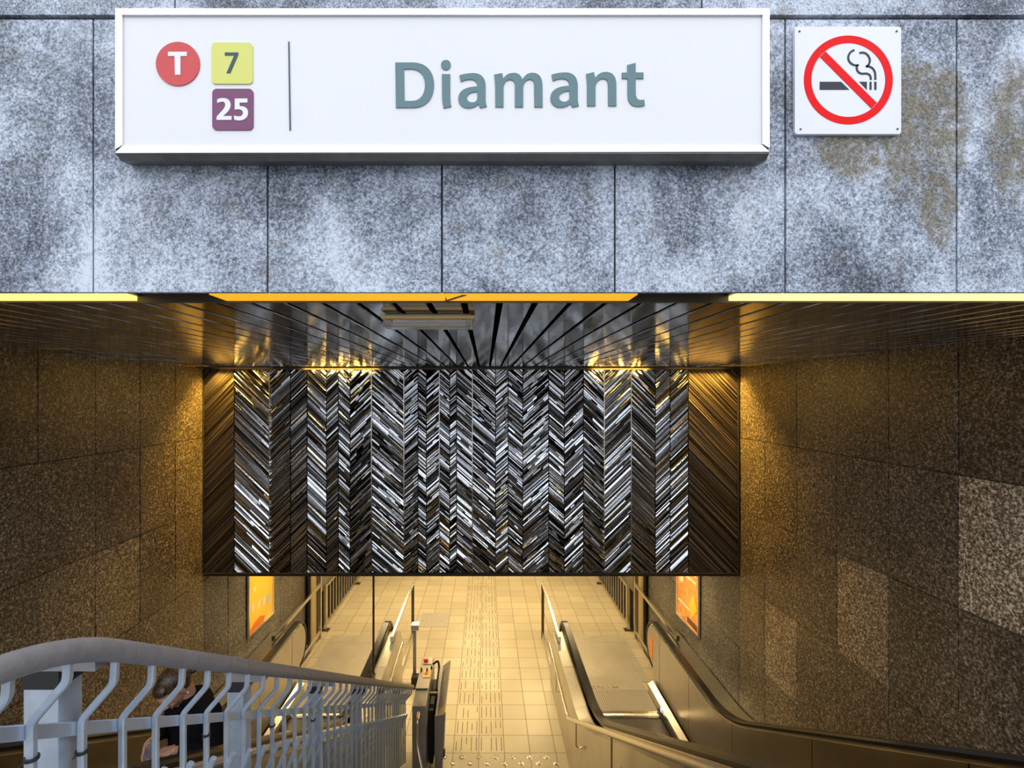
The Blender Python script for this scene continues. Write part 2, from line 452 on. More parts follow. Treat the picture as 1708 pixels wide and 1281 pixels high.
# front wall of blue-grey stone slabs above the opening
YF = 1.45
b = MB(); b.tone = .5
jx = [-4.1, -3.6, -3.105, -2.61, -2.115, -1.615, -1.117, -.621, -.1245, .368, .853, 1.341, 1.835, 2.33, 2.82, 3.31, 3.8, 4.3]
zb = 4.2+.2905; zt = 4.2+.628/.850*YF
for i in range(len(jx)-1):
    b.tone = rnd.uniform(.35, .65)
    b.hexa([(jx[i]+.0025, YF, zb), (jx[i+1]-.0025, YF, zb), (jx[i+1]-.0025, YF+.016, zb), (jx[i]+.0025, YF+.016, zb),
            (jx[i]+.0025, YF, zt-.004), (jx[i+1]-.0025, YF, zt-.004), (jx[i+1]-.0025, YF+.016, zt-.004), (jx[i]+.0025, YF+.016, zt-.004)])
jx2 = [-4.1, -2.4, -.882, .614, 2.1, 4.3]
for i in range(len(jx2)-1):
    for j in range(3):
        b.tone = rnd.uniform(.35, .6)
        b.box((jx2[i]+.002, YF-.004, zt+.006+j*.8), (jx2[i+1]-.002, YF+.03, zt+.8+j*.8))
struct('wall_front', b, M['facade'], bevel=.0015)
b = MB(); b.box((-4.1, YF+.012, zb+.003), (4.3, YF+.021, 7.6)); b.box((-4.1, YF+.0211, 5.01), (4.3, YF+.4, 7.6))
struct('wall_front_backing', b, M['dark_joint'])
# cheeks under the front wall beside the opening
b = MB(); b.tone = .5; b.box((-4.1, YF, 2.6), (XL-.26, YF+.03, zb-.005)); b.box((XR+.26, YF, 2.6), (4.3, YF+.03, zb-.005))
struct('wall_front_cheeks', b, M['facade'])

# ------------------------------------------------------------------ light trough behind the front wall
def trough(x0, x1, col, st, label):
    root = empty('strip_light', ((x0+x1)/2, 1.53, ZC+.05), label, 'light', 'strip lights behind the lower edge of the stone front')
    q = MB(); q.box((x0, 1.474, ZC+.004), (x1, 1.573, ZC+.018)); N = simple('lit_diffuser', (.3, .2, .05), .5, emit=col, estr=st)
    q.build('diffuser', N, root)
    q = MB(); q.box((x0-.01, 1.474, ZC+.019), (x1+.01, 1.573, ZC+.05)); q.build('housing', M['dark_metal'], root)
    return root
trough(-1.62, -1.075, (1.0, .72, .22), 1.35, 'bright yellow strip light above the left end of the opening')
trough(-.80, -.124, (1.0, .50, .012), .88, 'amber strip light over the relief, left of the joint')
trough(-.118, .44, (1.0, .50, .012), .88, 'amber strip light over the relief, right of the joint')
trough(.75, 1.75, (1.0, .80, .33), 1.45, 'bright yellow strip light above the right end of the opening')
b = MB(); b.prism([(-.055, 1.4755, ZC+.0015), (-.067, 1.4755, ZC+.0015), (-.129, 1.571, ZC+.0015), (-.119, 1.571, ZC+.0015)], (0, 0, .002))
tag(b.build('cable', M['dark_metal']), 'thin dark cable crossing the amber strip lights at their joint', 'cable')

# slot lamps between the soffit and the relief
def slot_lamp(x0, x1, power, label, spread=180):
    root = empty('slot_lamp', ((x0+x1)/2, 5.345, ZC+.035), label, 'light', 'lamps in the slot above the metal relief')
    q = MB(); q.box((x0, 5.305, ZC+.036), (x1, 5.385, ZC+.05)); q.build('housing', M['dark_metal'], root)
    q = MB(); q.tube([(x0+.01, 5.345, ZC+.022), (x1-.01, 5.345, ZC+.022)], .010); q.build('tube', simple('lit_amber_tube', (.9, .7, .3), .4, emit=(1, .6, .12), estr=6), root, smooth=True)
    area_light('lamp_light', ((x0+x1)/2, 5.345, ZC-.004), x1-x0, .06, power, AMBER, (0, 0, 0), root, spread)
slot_lamp(-2.88, -2.30, 34, 'amber slot lamp above the left end of the relief', 110)
slot_lamp(-1.95, -1.15, 17, 'amber slot lamp over the left half of the relief')
slot_lamp(1.15, 1.75, 15, 'amber slot lamp over the right half of the relief')
slot_lamp(1.95, 2.58, 38, 'amber slot lamp above the right end of the relief', 110)

# lamps on the low ceiling of the hall
def hall_lamp(x, y, power, label):
    root = empty('ceiling_lamp', (x, y, ZMB+.02), label, 'light', 'lamps on the low hall ceiling')
    q = MB(); q.box((x-.6, y-.08, ZMB-.035), (x+.6, y+.08, ZMB+.018)); q.build('housing', M['machine_beige'], root)
    area_light('lamp_light', (x, y, ZMB-.045), 1.2, .15, power, WARM, (0, 0, 0), root)
for (x, y, p) in ((-.2, 7.4, 50), (-2.0, 6.7, 29), (1.7, 6.7, 29), (-1.6, 10.2, 56), (1.3, 10.2, 56), (-.2, 12.6, 46)):
    hall_lamp(x, y, p, 'warm lamp on the low hall ceiling')

# ------------------------------------------------------------------ metal relief
def px(p, y): return (p-810)*y/850
def pz(p, y): return 4.2+(658-p)*y/850
relief = empty('metal_relief', (-.15, YM, ZMB), 'wall relief of mirror-polished metal bars laid in herringbone strips over the hall entrance', 'wall relief')
edges = [339, 390, 449.7, 484, 511.7, 544, 564, 583.5, 620, 674, 697, 711, 733, 750, 761.5, 788, 826.6, 847.7, 872, 915.4, 941.5, 973.4, 1007.6, 1052.6, 1093.5, 1118.3, 1148.7, 1232]
dirs = "/\\//\\/\\/\\/\\/\\/\\\\/\\/\\/\\/\\//\\"
ZT = 4.465
rr = random.Random(21)
for i, d in enumerate(dirs):
    x0, x1 = px(edges[i], YM)+.003, px(edges[i+1], YM)-.003
    wd = x1-x0; s = 1 if d == '/' else -1
    outer = i in (0, len(dirs)-1)
    cen = 1-abs((x0+x1)/2+.1)/2.6      # 1 in the middle of the relief
    ang = math.tan(R(46 if outer else (44 if cen < .6 else 41)))
    q = MB()
    zc = ZMB+.03 - wd*ang - .1
    def clip(P, z0, z1):
        for lo, lim in ((True, z0), (False, z1)):
            out = []
            for a in range(len(P)):
                p, c = P[a], P[(a+1) % len(P)]
                ip = p[2] >= lim if lo else p[2] <= lim; ic = c[2] >= lim if lo else c[2] <= lim
                if ip: out.append(p)
                if ip != ic:
                    t = (lim-p[2])/(c[2]-p[2]); out.append(tuple(p[k]+(c[k]-p[k])*t for k in range(3)))
            P = out
            if len(P) < 3: return None
        return P
    while zc < ZT+wd*ang:
        pv = rr.uniform(.011, .017) if outer else rr.choice((.011, .014, .018, .023, .030))*(.85 if cen > .7 else 1)
        L = 99 if outer else rr.choice((99, 99, .5, .3, .2)) if cen < .45 else rr.choice((99, .3, .16, .10, .07))
        tl = rr.uniform(-.20, .20)-(.05 if cen > .45 else .02) if not outer else rr.uniform(-.05, .05)
        dep0 = rr.uniform(0, .016)
        xa = x0
        while xa < x1-.001:
            xb = min(x1, xa + (L*rr.uniform(.5, 1.5) if L < 50 else 99))
            if x1-xb < .02: xb = x1
            z_ = lambda x: zc + ((x-x0) if s > 0 else (x1-x))*ang
            t1 = tl + (rr.uniform(-.20, .20) if L < 50 else 0)
            t2 = rr.uniform(-.035, .035)
            k2 = max(-.006, min(.006, (xb-xa)*t2/2))
            yy = YM+.004+dep0*.6
            split = rr.uniform(.55, .9)*pv     # a broad mirror face and a narrow bevel above it
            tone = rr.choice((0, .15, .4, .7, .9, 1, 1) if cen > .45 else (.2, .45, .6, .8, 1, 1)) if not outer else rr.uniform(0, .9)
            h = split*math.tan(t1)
            lo_y, mid_y, hi_y = yy, yy-h, yy-h+rr.uniform(.002, .010)
            g = .0014
            F1 = [(xa+g, lo_y-k2, z_(xa+g)+g), (xb-g, lo_y+k2, z_(xb-g)+g), (xb-g, mid_y+k2, z_(xb-g)+split), (xa+g, mid_y-k2, z_(xa+g)+split)]
            F2 = [(xa+g, mid_y-k2, z_(xa+g)+split), (xb-g, mid_y+k2, z_(xb-g)+split), (xb-g, hi_y+k2, z_(xb-g)+pv-g), (xa+g, hi_y-k2, z_(xa+g)+pv-g)]
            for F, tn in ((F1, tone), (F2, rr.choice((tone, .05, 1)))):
                C = clip(F, ZMB+.03, ZT)
                if C: q.tone = tn; q.quad(C)
            for (a, c) in ((F1[0], F1[1]), (F1[1], F2[2]), (F2[2], F2[3]), (F2[3], F1[0])):
                C = clip([a, c, (c[0], YM+.034, c[2]), (a[0], YM+.034, a[2])], ZMB+.03, ZT)
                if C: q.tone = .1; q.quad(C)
            xa = xb
        zc += pv
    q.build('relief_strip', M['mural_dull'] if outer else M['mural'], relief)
q = MB(); q.box((XL+.004, YM+.036, ZMB+.001), (XR-.004, YM+.12, 4.53)); q.build('backing', M['black'], relief)
q = MB(); q.box((XL+.004, YM-.012, ZMB-.004), (XR-.004, YM+.03, ZMB+.026)); q.build('bottom_rail', M['black'], relief)
q = MB(); q.box((XL+.004, YM-.005, ZT), (XR-.004, YM+.03, 4.53)); q.build('top_rail', M['dark_metal'], relief)
q = MB()
for e_ in (339, 1231.5):
    q = MB(); q.box((px(e_, YM)-.006, YM-.014, ZMB+.027), (px(e_, YM)+.006, YM+.03, ZT)); q.build('end_rail', M['black'], relief)
q = MB()
for e_ in (449.7, 620, 674, 733, 788, 1007.6, 1052.6): 
    q = MB(); q.box((px(e_, YM)-.004, YM-.012, ZMB+.03), (px(e_, YM)+.003, YM+.03, ZT-.02)); q.build('divider_rail', M['steel_bright'], relief)

# ------------------------------------------------------------------ bulkhead lamp under the soffit
lamp = empty('bulkhead_lamp', (-.177, 1.78, ZC), 'unlit clear-covered bulkhead lamp fixed under the dark strip ceiling', 'lamp')
x0, x1 = px(635, 1.775), px(791, 1.775)
q = MB(); q.box((x0+.012, 1.79, ZC-.008), (x1-.012, 1.88, ZC-.0005)); q.build('base_plate', M['machine_beige'], lamp, bevel=.002)
q = MB(); q.box((x0, 1.775, ZC-.020), (x1, 1.89, ZC-.0085)); q.build('rim', simple('amber_lit_plastic', (.75, .5, .16), .35), lamp, bevel=.002)  # amber reflection of the strip lights is painted into the rim colour
N = NM('clear_lamp_cover'); N.setb('Base Color', (.9, .85, .75)); N.setb('Roughness', .12); N.setb('Transmission Weight', .85); N.setb('IOR', 1.45)
q = MB(); zt_ = ZC-.0205
pr = [(1.781, zt_), (1.786, zt_-.022), (1.794, zt_-.027), (1.872, zt_-.027), (1.88, zt_-.022), (1.884, zt_)]
q.prism([(x0+.006, a, c) for a, c in pr], (x1-x0-.012, 0, 0)); q.build('cover', N.m, lamp, bevel=.002)
q = MB()
for yy in (1.812, 1.852):
    q = MB(); q.tube([(x0+.03, yy, zt_-.013), (x1-.03, yy, zt_-.013)], .006); q.build('tube', simple('unlit_white_tube', (.7, .68, .62), .3), lamp, smooth=True)
q = MB()
for a, c in ((x0+.012, x0+.03), (x1-.03, x1-.012)):
    q = MB(); q.box((a, 1.80, zt_-.022), (c, 1.868, zt_-.001)); q.build('end_cap', M['machine_beige'], lamp)

# ------------------------------------------------------------------ signs
def bez(path):
    """small SVG-like reader: list of ('M'|'L'|'C', ...)"""
    out = []; cur = None
    toks = re.findall(r'[MLC]|-?[0-9.]+', path); i = 0
    while i < len(toks):
        c = toks[i]
        if c in 'ML':
            cur = (float(toks[i+1]), float(toks[i+2])); out.append(cur); i += 3
        elif c == 'C':
            p = [cur]+[(float(toks[i+1+2*k]), float(toks[i+2+2*k])) for k in range(3)]
            for k in range(1, 11):
                t = k/10; u = 1-t
                out.append(tuple(u**3*p[0][a]+3*u*u*t*p[1][a]+3*u*t*t*p[2][a]+t**3*p[3][a] for a in (0, 1)))
            cur = p[3]; i += 7
        else: i += 1
    return out
def flat_shape(name, loops, y, th, mat, root, conv):
    """filled flat shape with holes on the plane y; loops in picture units, conv -> (x,z)"""
    cu = bpy.data.curves.new(name, 'CURVE'); cu.dimensions = '2D'; cu.fill_mode = 'BOTH'; cu.extrude = th/2
    for lp in loops:
        s = cu.splines.new('POLY'); s.points.add(len(lp)-1); s.use_cyclic_u = True
        for p, q in zip(s.points, lp):
            X, Z = conv(*q); p.co = (X, Z, 0, 1)
    tmp = bpy.data.objects.new('tmp', cu); COL.objects.link(tmp)
    tmp.matrix_world = Matrix.Translation((0, y, 0)) @ Matrix.Rotation(R(90), 4, 'X')
    bpy.context.view_layer.update()
    me = bpy.data.meshes.new_from_object(tmp.evaluated_get(bpy.context.evaluated_depsgraph_get()))
    off = Vector(root.location) + (Vector(root.parent.location) if root.parent else Vector((0, 0, 0)))
    me.transform(Matrix.Translation(-off) @ tmp.matrix_world)
    me.name = name; me.materials.clear(); me.materials.append(mat)
    bpy.data.objects.remove(tmp); bpy.data.curves.remove(cu)
    o = bpy.data.objects.new(name, me); COL.objects.link(o); o.parent = root
    return o
def circle(cx, cy, r, n=64, a0=0): return [(cx+r*math.cos(2*math.pi*i/n), cy+r*math.sin(2*math.pi*i/n)) for i in range(n)]
def rrect(x0, y0, x1, y1, r, n=6):
    o = []
    for (cx, cy, a) in ((x1-r, y0+r, -90), (x1-r, y1-r, 0), (x0+r, y1-r, 90), (x0+r, y0+r, 180)):
        for k in range(n+1): t = R(a+90*k/n); o.append((cx+r*math.cos(t), cy+r*math.sin(t)))
    return o
YS = 1.386
root = empty('station_sign', (px(738, YS), YF, pz(262, YF)), 'long white lit-box sign reading Diamant with T, 7 and 25 badges on the stone front', 'sign')
L_, R_, T_, B_ = px(193, YS), px(1283, YS), pz(15, YS), pz(252, YS)
Ri, Li = px(1271, YS), px(205, YS)
q = MB(); q.box((L_+.008, YS+.008, B_+.004), (R_-.008, YF-.001, T_-.004)); q.build('case', M['alu_dark'], root)
q = MB()
q.box((Li, YS+.003, pz(243, YS)), (Ri, YS+.0075, pz(26, YS))); q.build('face', M['sign_white'], root)
q = MB()
f0, f1 = YS-.003, YS+.01
q.prism([(L_, f0, T_), (R_, f0, T_), (Ri, f0, pz(26, YS)), (Li, f0, pz(26, YS))], (0, .012, 0))
q.prism([(L_, f0, T_), (Li, f0, pz(26, YS)), (Li, f0, pz(243, YS)), (L_, f0, pz(250, YS))], (0, .012, 0))
q.prism([(R_, f0, T_), (Ri, f0, pz(26, YS)), (Ri, f0, pz(241, YS)), (R_, f0, pz(248, YS))], (0, .012, 0))
q.prism([(Li, f0, pz(244, YS)), (Ri, f0, pz(243, YS)), (R_, f0, pz(254, YS)), (L_, f0, pz(256, YS))], (0, .012, 0))
q.build('frame', M['alu'], root, bevel=.001)
q = MB(); q.prism([(L_, YS, B_-.007), (L_, YS+.02, B_-.018), (L_, YF-.002, B_-.012), (L_, YF-.002, B_+.003), (L_, YS, B_+.003)], (R_-L_, 0, 0))
q.build('bottom_tray', M['alu_dark'], root)
def Z1(x, y): return (px(640+x/7.117, YS), pz(90+y/7.117, YS))
def Z2(x, y): return (px(850+x/7.117, YS), pz(90+y/7.117, YS))
def Z3(x, y): return (px(240+x/6.569, YS), pz(55+y/6.569, YS))
yl = YS+.0015
D = ["M137,100 L345,100 C500,100 597,200 597,362 C597,530 500,635 345,635 L145,635", "M240,178 L247,556 L340,556 C430,556 490,480 490,365 C490,255 430,178 330,176"]
I = "M690,238 L790,238 L790,520 C790,560 795,590 803,622 L712,641 C700,600 693,560 693,500"
A = ["M898,253 C950,235 1010,226 1065,226 C1160,226 1208,285 1210,380 L1210,540 C1210,570 1215,595 1224,622 L1143,638 L1128,594 C1090,625 1050,640 1003,640 C930,640 885,590 885,528 C885,435 970,388 1110,384 C1110,330 1085,300 1025,300 C985,300 950,310 916,327", "M1111,445 C1035,445 987,478 987,520 C987,552 1015,572 1048,574 C1085,574 1112,555 1112,510"]
Mm = "M1311,243 L1408,226 L1420,290 C1450,245 1490,223 1545,223 C1595,223 1630,250 1647,300 C1680,245 1715,222 1765,222 C1840,222 1882,270 1885,370 L1887,628 L1790,628 L1786,370 C1784,320 1768,300 1735,300 C1690,300 1656,345 1656,410 L1656,628 L1558,628 L1558,370 C1555,325 1535,302 1500,302 C1455,302 1422,345 1422,410 L1422,628 L1326,628 L1324,400 C1324,340 1318,290 1311,243"
Nn = "M908,237 L1002,214 L1016,282 C1050,235 1090,212 1143,212 C1225,212 1265,265 1267,360 L1269,615 L1172,615 L1170,370 C1168,315 1150,292 1110,292 C1060,292 1020,340 1020,400 L1020,615 L922,615 L920,380 C920,330 914,280 908,237"
Tt = "M1398,130 L1497,105 L1497,218 L1590,218 L1590,290 L1497,290 L1498,470 C1500,520 1520,545 1560,545 C1575,545 1588,543 1600,538 L1606,610 C1580,618 1550,621 1525,621 C1440,621 1402,570 1402,480 L1402,290 L1334,290 L1334,220 L1398,220"
lg = M['letter_green']
flat_shape('letter_d', [bez(s) for s in D], yl, .003, lg, root, Z1)
flat_shape('letter_i', [bez(I), circle(738, 127, 58)], yl, .003, lg, root, Z1)
flat_shape('letter_a', [bez(s) for s in A], yl, .003, lg, root, Z1)
flat_shape('letter_m', [bez(Mm)], yl, .003, lg, root, Z1)
flat_shape('letter_a', [[(x+1094.5, y-8) for x, y in bez(s)] for s in A], yl, .003, lg, root, Z1)
flat_shape('letter_n', [bez(Nn)], yl, .003, lg, root, Z2)
flat_shape('letter_t', [bez(Tt)], yl, .003, lg, root, Z2)
flat_shape('divider_line', [[(1580, 92), (1592, 92), (1606, 1063), (1594, 1063)]], yl, .003, M['slate'], root, Z3)
bd_t = flat_shape('round_badge', [circle(370, 336, 240)], yl, .003, M['red_disc'], root, Z3); bd_t['label'] = 'red round badge with a white T'
bd_7 = flat_shape('square_badge', [rrect(740, 104, 1192, 556, 46)], yl, .003, M['yellow_sq'], root, Z3); bd_7['label'] = 'yellow square badge with a dark 7'
bd_25 = flat_shape('square_badge', [rrect(748, 610, 1198, 1062, 50)], yl, .003, M['plum_sq'], root, Z3); bd_25['label'] = 'plum square badge with a white 25'
flat_shape('letter_capital_t', [bez("M266,208 L472,208 L472,255 L403,255 L403,460 L342,460 L338,255 L266,255")], yl-.001, .003, M['paint_white'], bd_t, Z3)
flat_shape('numeral_seven', [bez("M888,215 L1036,215 L1036,240 L948,442 L906,442 L990,248 L888,248")], yl-.001, .003, M['slate'], bd_7, Z3)
flat_shape('numeral_two', [bez("M803,732 C830,715 860,714 880,716 C925,718 952,748 952,790 C952,835 920,870 870,912 L962,912 L962,954 L798,954 L798,920 C850,860 893,825 893,790 C893,765 880,755 860,755 C840,755 825,762 808,772")], yl-.001, .003, M['paint_white'], bd_25, Z3)
flat_shape('numeral_five', [bez("M997,720 L1135,720 L1135,765 L1050,765 L1050,805 C1110,800 1143,830 1143,875 C1143,930 1100,960 1045,960 C1020,960 1005,955 990,948 L990,905 C1005,912 1020,916 1038,916 C1070,916 1087,900 1087,878 C1087,850 1065,838 1030,838 C1018,838 1008,840 997,842")], yl-.001, .003, M['paint_white'], bd_25, Z3)

YN = 1.437
root = empty('no_smoking_sign', (px(1415, YN), YF, pz(223, YN)), 'square white no smoking sign screwed to the stone front right of the station sign', 'sign')
def Z4(x, y): return (px(1320+x/6.568, YN), pz(35+y/6.568, YN))
flat_shape('plate', [rrect(40, 58, 1206, 1236, 30)], YN+.006, .010, M['ns_white'], root, Z4)
ya = YN+.0008; th = .0014
flat_shape('red_ring', [circle(625, 645, 487, 96), circle(625, 645, 405, 96)], ya, th, M['sign_red'], root, Z4)
c45 = math.sqrt(.5)
def bp(u, v): return (625+(u+v)*c45, 645+(u-v)*c45)
flat_shape('red_bar', [[bp(-400, -42), bp(400, -42), bp(400, 42), bp(-400, 42)]], ya-.0004, th, M['sign_red'], root, Z4)
flat_shape('cigarette', [[(312, 665), (545, 665), (635, 752), (312, 752)], [(745, 665), (828, 665), (828, 752)], [(858, 665), (880, 665), (880, 752), (858, 752)], [(910, 665), (934, 665), (934, 752), (910, 752)]], ya, th, M['sign_ink'], root, Z4)
def smooth_line(P, n=5):
    out = []
    for i in range(len(P)-1):
        p0 = P[max(0, i-1)]; p1 = P[i]; p2 = P[i+1]; p3 = P[min(len(P)-1, i+2)]
        for k in range(n):
            t = k/n
            out.append(tuple(.5*((2*p1[a])+(-p0[a]+p2[a])*t+(2*p0[a]-5*p1[a]+4*p2[a]-p3[a])*t*t+(-p0[a]+3*p1[a]-3*p2[a]+p3[a])*t**3) for a in (0, 1)))
    out.append(P[-1]); return out
def stroke(P, wdt):
    P = smooth_line(P); Lf, Rt = [], []
    for i, p in enumerate(P):
        a = P[max(0, i-1)]; c = P[min(len(P)-1, i+1)]; dx, dy = c[0]-a[0], c[1]-a[1]; l = math.hypot(dx, dy) or 1
        nx, ny = -dy/l*wdt/2, dx/l*wdt/2; Lf.append((p[0]+nx, p[1]+ny)); Rt.append((p[0]-nx, p[1]-ny))
    return Lf+Rt[::-1]
for P in ([(692, 316), (655, 336), (630, 372), (625, 410), (640, 447), (675, 476), (712, 486), (738, 478)],
          [(722, 480), (718, 525), (740, 562), (775, 576), (825, 575), (855, 588), (869, 612), (871, 643)],
          [(748, 350), (790, 345), (830, 365), (855, 402), (861, 440), (848, 475), (820, 502)],
          [(822, 494), (862, 500), (897, 524), (916, 560), (921, 600), (921, 643)]):
    flat_shape('smoke_line', [stroke(P, 22)], ya, th, M['sign_ink'], root, Z4)
for (a, c) in ((90, 112), (1155, 112), (102, 1184), (1165, 1182)):
    X, Z = Z4(a, c); q = MB(); q.lathe((X, YN+.001, Z), (0, -1, 0), [(.0028, 0), (.0025, .002), (.001, .0028)], 10); q.build('screw', M['dark_metal'], root)

# ------------------------------------------------------------------ escalators
def ramp(y):
    a, c = 5.06, .40
    sl = .577
    def soft(d, c): return 0 if d < -c else (sl*d if d > c else sl*(d+c)**2/(4*c))
    v = soft(a-y, c)
    top = 2.6; d = (a-top/sl)-y
    return v - soft(d, c)
def escalator(xc, name_side, wallx, label):
    root = empty('escalator', (xc, 6.65, 0), label, 'escalator', 'escalators along the stairwell walls')
    hs = [7.12-.1*i for i in range(80)]
    ns = 1 if wallx > xc else -1
    def rail_path(x, off=0):
        p = []
        cy, cz, r = 7.20, .64, .31+off
        for k in range(0, 19):
            a = R(-80+170*k/18); p.append((x, cy+r*math.cos(a), cz+r*math.sin(a)))
        for y in hs: p.append((x, y, .95+off+ramp(y)))
        return p
    for s in (-1, 1):
        xh = xc+.64*s
        out_x = (wallx-ns*.012) if s == ns else xc+.83*s
        q = MB(); q.sweep(rail_path(xh), [(.046, -.008), (.043, .010), (.028, .019), (-.028, .019), (-.043, .010), (-.046, -.008), (-.036, -.022), (.036, -.022)])
        q.build('handrail', M['rubber'], root, smooth=True)
        q = MB(); q.sweep(rail_path(xh, -.026), [(.026, -.009), (.026, .009), (-.026, .009), (-.026, -.009)]); q.build('handrail_guide', M['steel_bright'], root)
        # inner panel with seams
        q = MB(); top = [(p[1], p[2]) for p in rail_path(0, -.036)]
        cuts = [9, 6.95, 5.95, 4.9, 3.7, 2.5, 1.3, .1, -2]
        arc = [p for p in top[:19]]; 
        poly = [(7.0, .02)]+arc+[(6.958, .914)]+[(6.958, .02)]
        xi = xc+.60*s
        q.prism([(xi, a, c) for a, c in poly], (s*.035, 0, 0))
        for k in range(1, len(cuts)-1):
            ya_, yb_ = cuts[k]-.004, max(cuts[k+1]+.004, -.75)
            n = max(2, int((ya_-yb_)/.1)); ysn = [ya_+(yb_-ya_)*j/n for j in range(n+1)]
            for j in range(n):
                a, c = ysn[j], ysn[j+1]
                q.hexa([(xi, c, ramp(c)+.02), (xi+s*.035, c, ramp(c)+.02), (xi+s*.035, a, ramp(a)+.02), (xi, a, ramp(a)+.02),
                        (xi, c, ramp(c)+.914), (xi+s*.035, c, ramp(c)+.914), (xi+s*.035, a, ramp(a)+.914), (xi, a, ramp(a)+.914)])
        q.build('balustrade_panel', M['steel_dark'], root)
        # skirt and brush strip
        q = MB(); q2 = MB()
        n = 72; ysn = [7.18-(7.18+.7)*j/n for j in range(n+1)]
        for j in range(n):
            a, c = ysn[j], ysn[j+1]; u0, u1 = xc+s*.515, xc+s*.585
            hh = .17 if a < 6.9 else .17
            q.hexa([(u0, c, ramp(c)-.06), (u1, c, ramp(c)-.06), (u1, a, ramp(a)-.06), (u0, a, ramp(a)-.06), (u0, c, ramp(c)+hh-.04), (u1, c, ramp(c)+hh), (u1, a, ramp(a)+hh), (u0, a, ramp(a)+hh-.04)])
            if a < 6.75:
                q2.hexa([(u0-s*.018, c, ramp(c)+.03), (u0-s*.001, c, ramp(c)+.03), (u0-s*.001, a, ramp(a)+.03), (u0-s*.018, a, ramp(a)+.03),
                     (u0-s*.018, c, ramp(c)+.05), (u0-s*.001, c, ramp(c)+.05), (u0-s*.001, a, ramp(a)+.05), (u0-s*.018, a, ramp(a)+.05)])
        q.build('skirt', M['steel_dark'], root); q2.build('skirt_brush', M['black'], root)
        # outer cladding body up to the deck
        q = MB(); xa_, xb_ = xh+s*.052, out_x
        def cl_top(y):
            t = .885+ramp(y)
            if y > 7.05:
                d = min(.36, y-7.05); t = .885-(.36-math.sqrt(max(0, .36**2-d*d)))
            return t
        cuts = [7.41, 6.2, 5.0, 3.8, 2.6, 1.4, .2, -.75]
        for k in range(len(cuts)-1):
            ya_, yb_ = cuts[k]-(.0025 if k else 0), cuts[k+1]+.0025
            n = 14; ysn = [ya_+(yb_-ya_)*(j/n if k else (j/n)**1.7) for j in range(n+1)]
            for j in range(n):
                a, c = ysn[j], ysn[j+1]
                fa, fc = max(.0, ramp(a)-.3), max(.0, ramp(c)-.3)
                q.hexa([(xa_, c, fc), (xb_, c, fc), (xb_, a, fa), (xa_, a, fa), (xa_, c, cl_top(c)), (xb_, c, cl_top(c)), (xb_, a, cl_top(a)), (xa_, a, cl_top(a))])
        q.build('outer_cladding', M['steel'], root)
        # trim bead along the deck edge
        q = MB(); ed = [(xh+s*.062, y, cl_top(y)+.004) for y in hs]
        q.bar(ed, .010, .010); q.build('deck_bead', M['steel_bright'], root)
    # landing
    q = MB(); q.box((xc-.512, 7.22, .0005), (xc+.512, 8.60, .012)); q.box((xc-.62, 7.44, .0005), (xc-.514, 8.6, .011)); q.box((xc+.514, 7.44, .0005), (xc+.62, 8.6, .011))
    q.box((xc-.62, 8.606, .0005), (xc+.62, 8.86, .011)); q.build('landing_plate', M['steel_plate'], root)
    q = MB(); q.box((xc-.512, 6.74, .0005), (xc+.512, 7.215, .012)); q.build('lozenge_plate', M['lozenge'], root)
    q = MB()
    for i in range(60): xx = xc-.508+i*.0172; q.box((xx, 6.60, -.012), (xx+.009, 6.68, .014))
    q.prism([(xc-.512, 6.66, .004), (xc-.512, 6.735, .0005), (xc-.512, 6.735, .016), (xc-.512, 6.68, .016)], (1.024, 0, 0))
    q.build('comb', M['steel_bright'], root)
    i = 0; y = 6.61
    while y > .2:
        z = ramp(y-.2) - .008
        q = MB(); q.box((xc-.508, y-.398, z-.02), (xc+.508, y-.002, z))
        zn = ramp(y+.2)-.008
        q.prism([(xc-.508, y-.006, z-.02), (xc-.508, y-.002, z-.001), (xc-.508, y+.01, min(z-.004, zn)), (xc-.508, y+.006, min(z-.03, zn-.02))], (1.016, 0, 0))
        q.build('step', M['tread'], root)
        i += 1; y -= .4
    q = MB(); q.box((xc-.512, -1.3, 2.585), (xc+.512, y, 2.598)); q.build('upper_landing', M['steel_plate'], root)
    return root
escR = escalator(1.77, 'right', XR, 'steel escalator on the right with an orange sticker on its newel')
escL = escalator(-2.04, 'left', XL, 'steel escalator on the left carrying the person, partly behind the grey fence')

# sticker, sensor and maker's letters on the right escalator
q = MB(); xs = 1.77+.599
q.prism([(xs, 7.36, .48), (xs, 7.24, .40), (xs, 7.24, .72), (xs, 7.34, .74), (xs, 7.37, .64)], (-.002, 0, 0)); q.build('sticker', M['orange_sticker'], escR)['label'] = 'orange sticker'
q = MB(); q.lathe((1.77+.512, 6.62, .10), (-1, 0, 0), [(.03, 0), (.03, .006), (.02, .01)], 16)
q.build('sensor', simple('pale_blue_sensor_lens', (.35, .5, .7), .15, emit=(.5, .65, 1), estr=.8), escR)
def raised(x, y, paths, hgt, wdt, z, mat, root, name):
    q = MB()
    for P in paths:
        q.bar([(x+a*wdt, y+c*hgt, z) for a, c in P], .012, .006, ref=(0, 0, 1))
    q.build(name, mat, root)
lw = .075
GL = {'C': [[(1, 1), (0, 1), (0, 0), (1, 0)]], 'N': [[(0, 0), (0, 1), (1, 0), (1, 1)]], 'I': [[(.5, 0), (.5, 1)]], 'M': [[(0, 0), (0, 1), (.5, .3), (1, 1), (1, 0)]]}
for k, ch in enumerate('CNIM'):
    raised(1.50+k*.105, 7.24+.01, GL[ch], .055, lw, .0135, M['steel_bright'], escR, 'raised_letter')

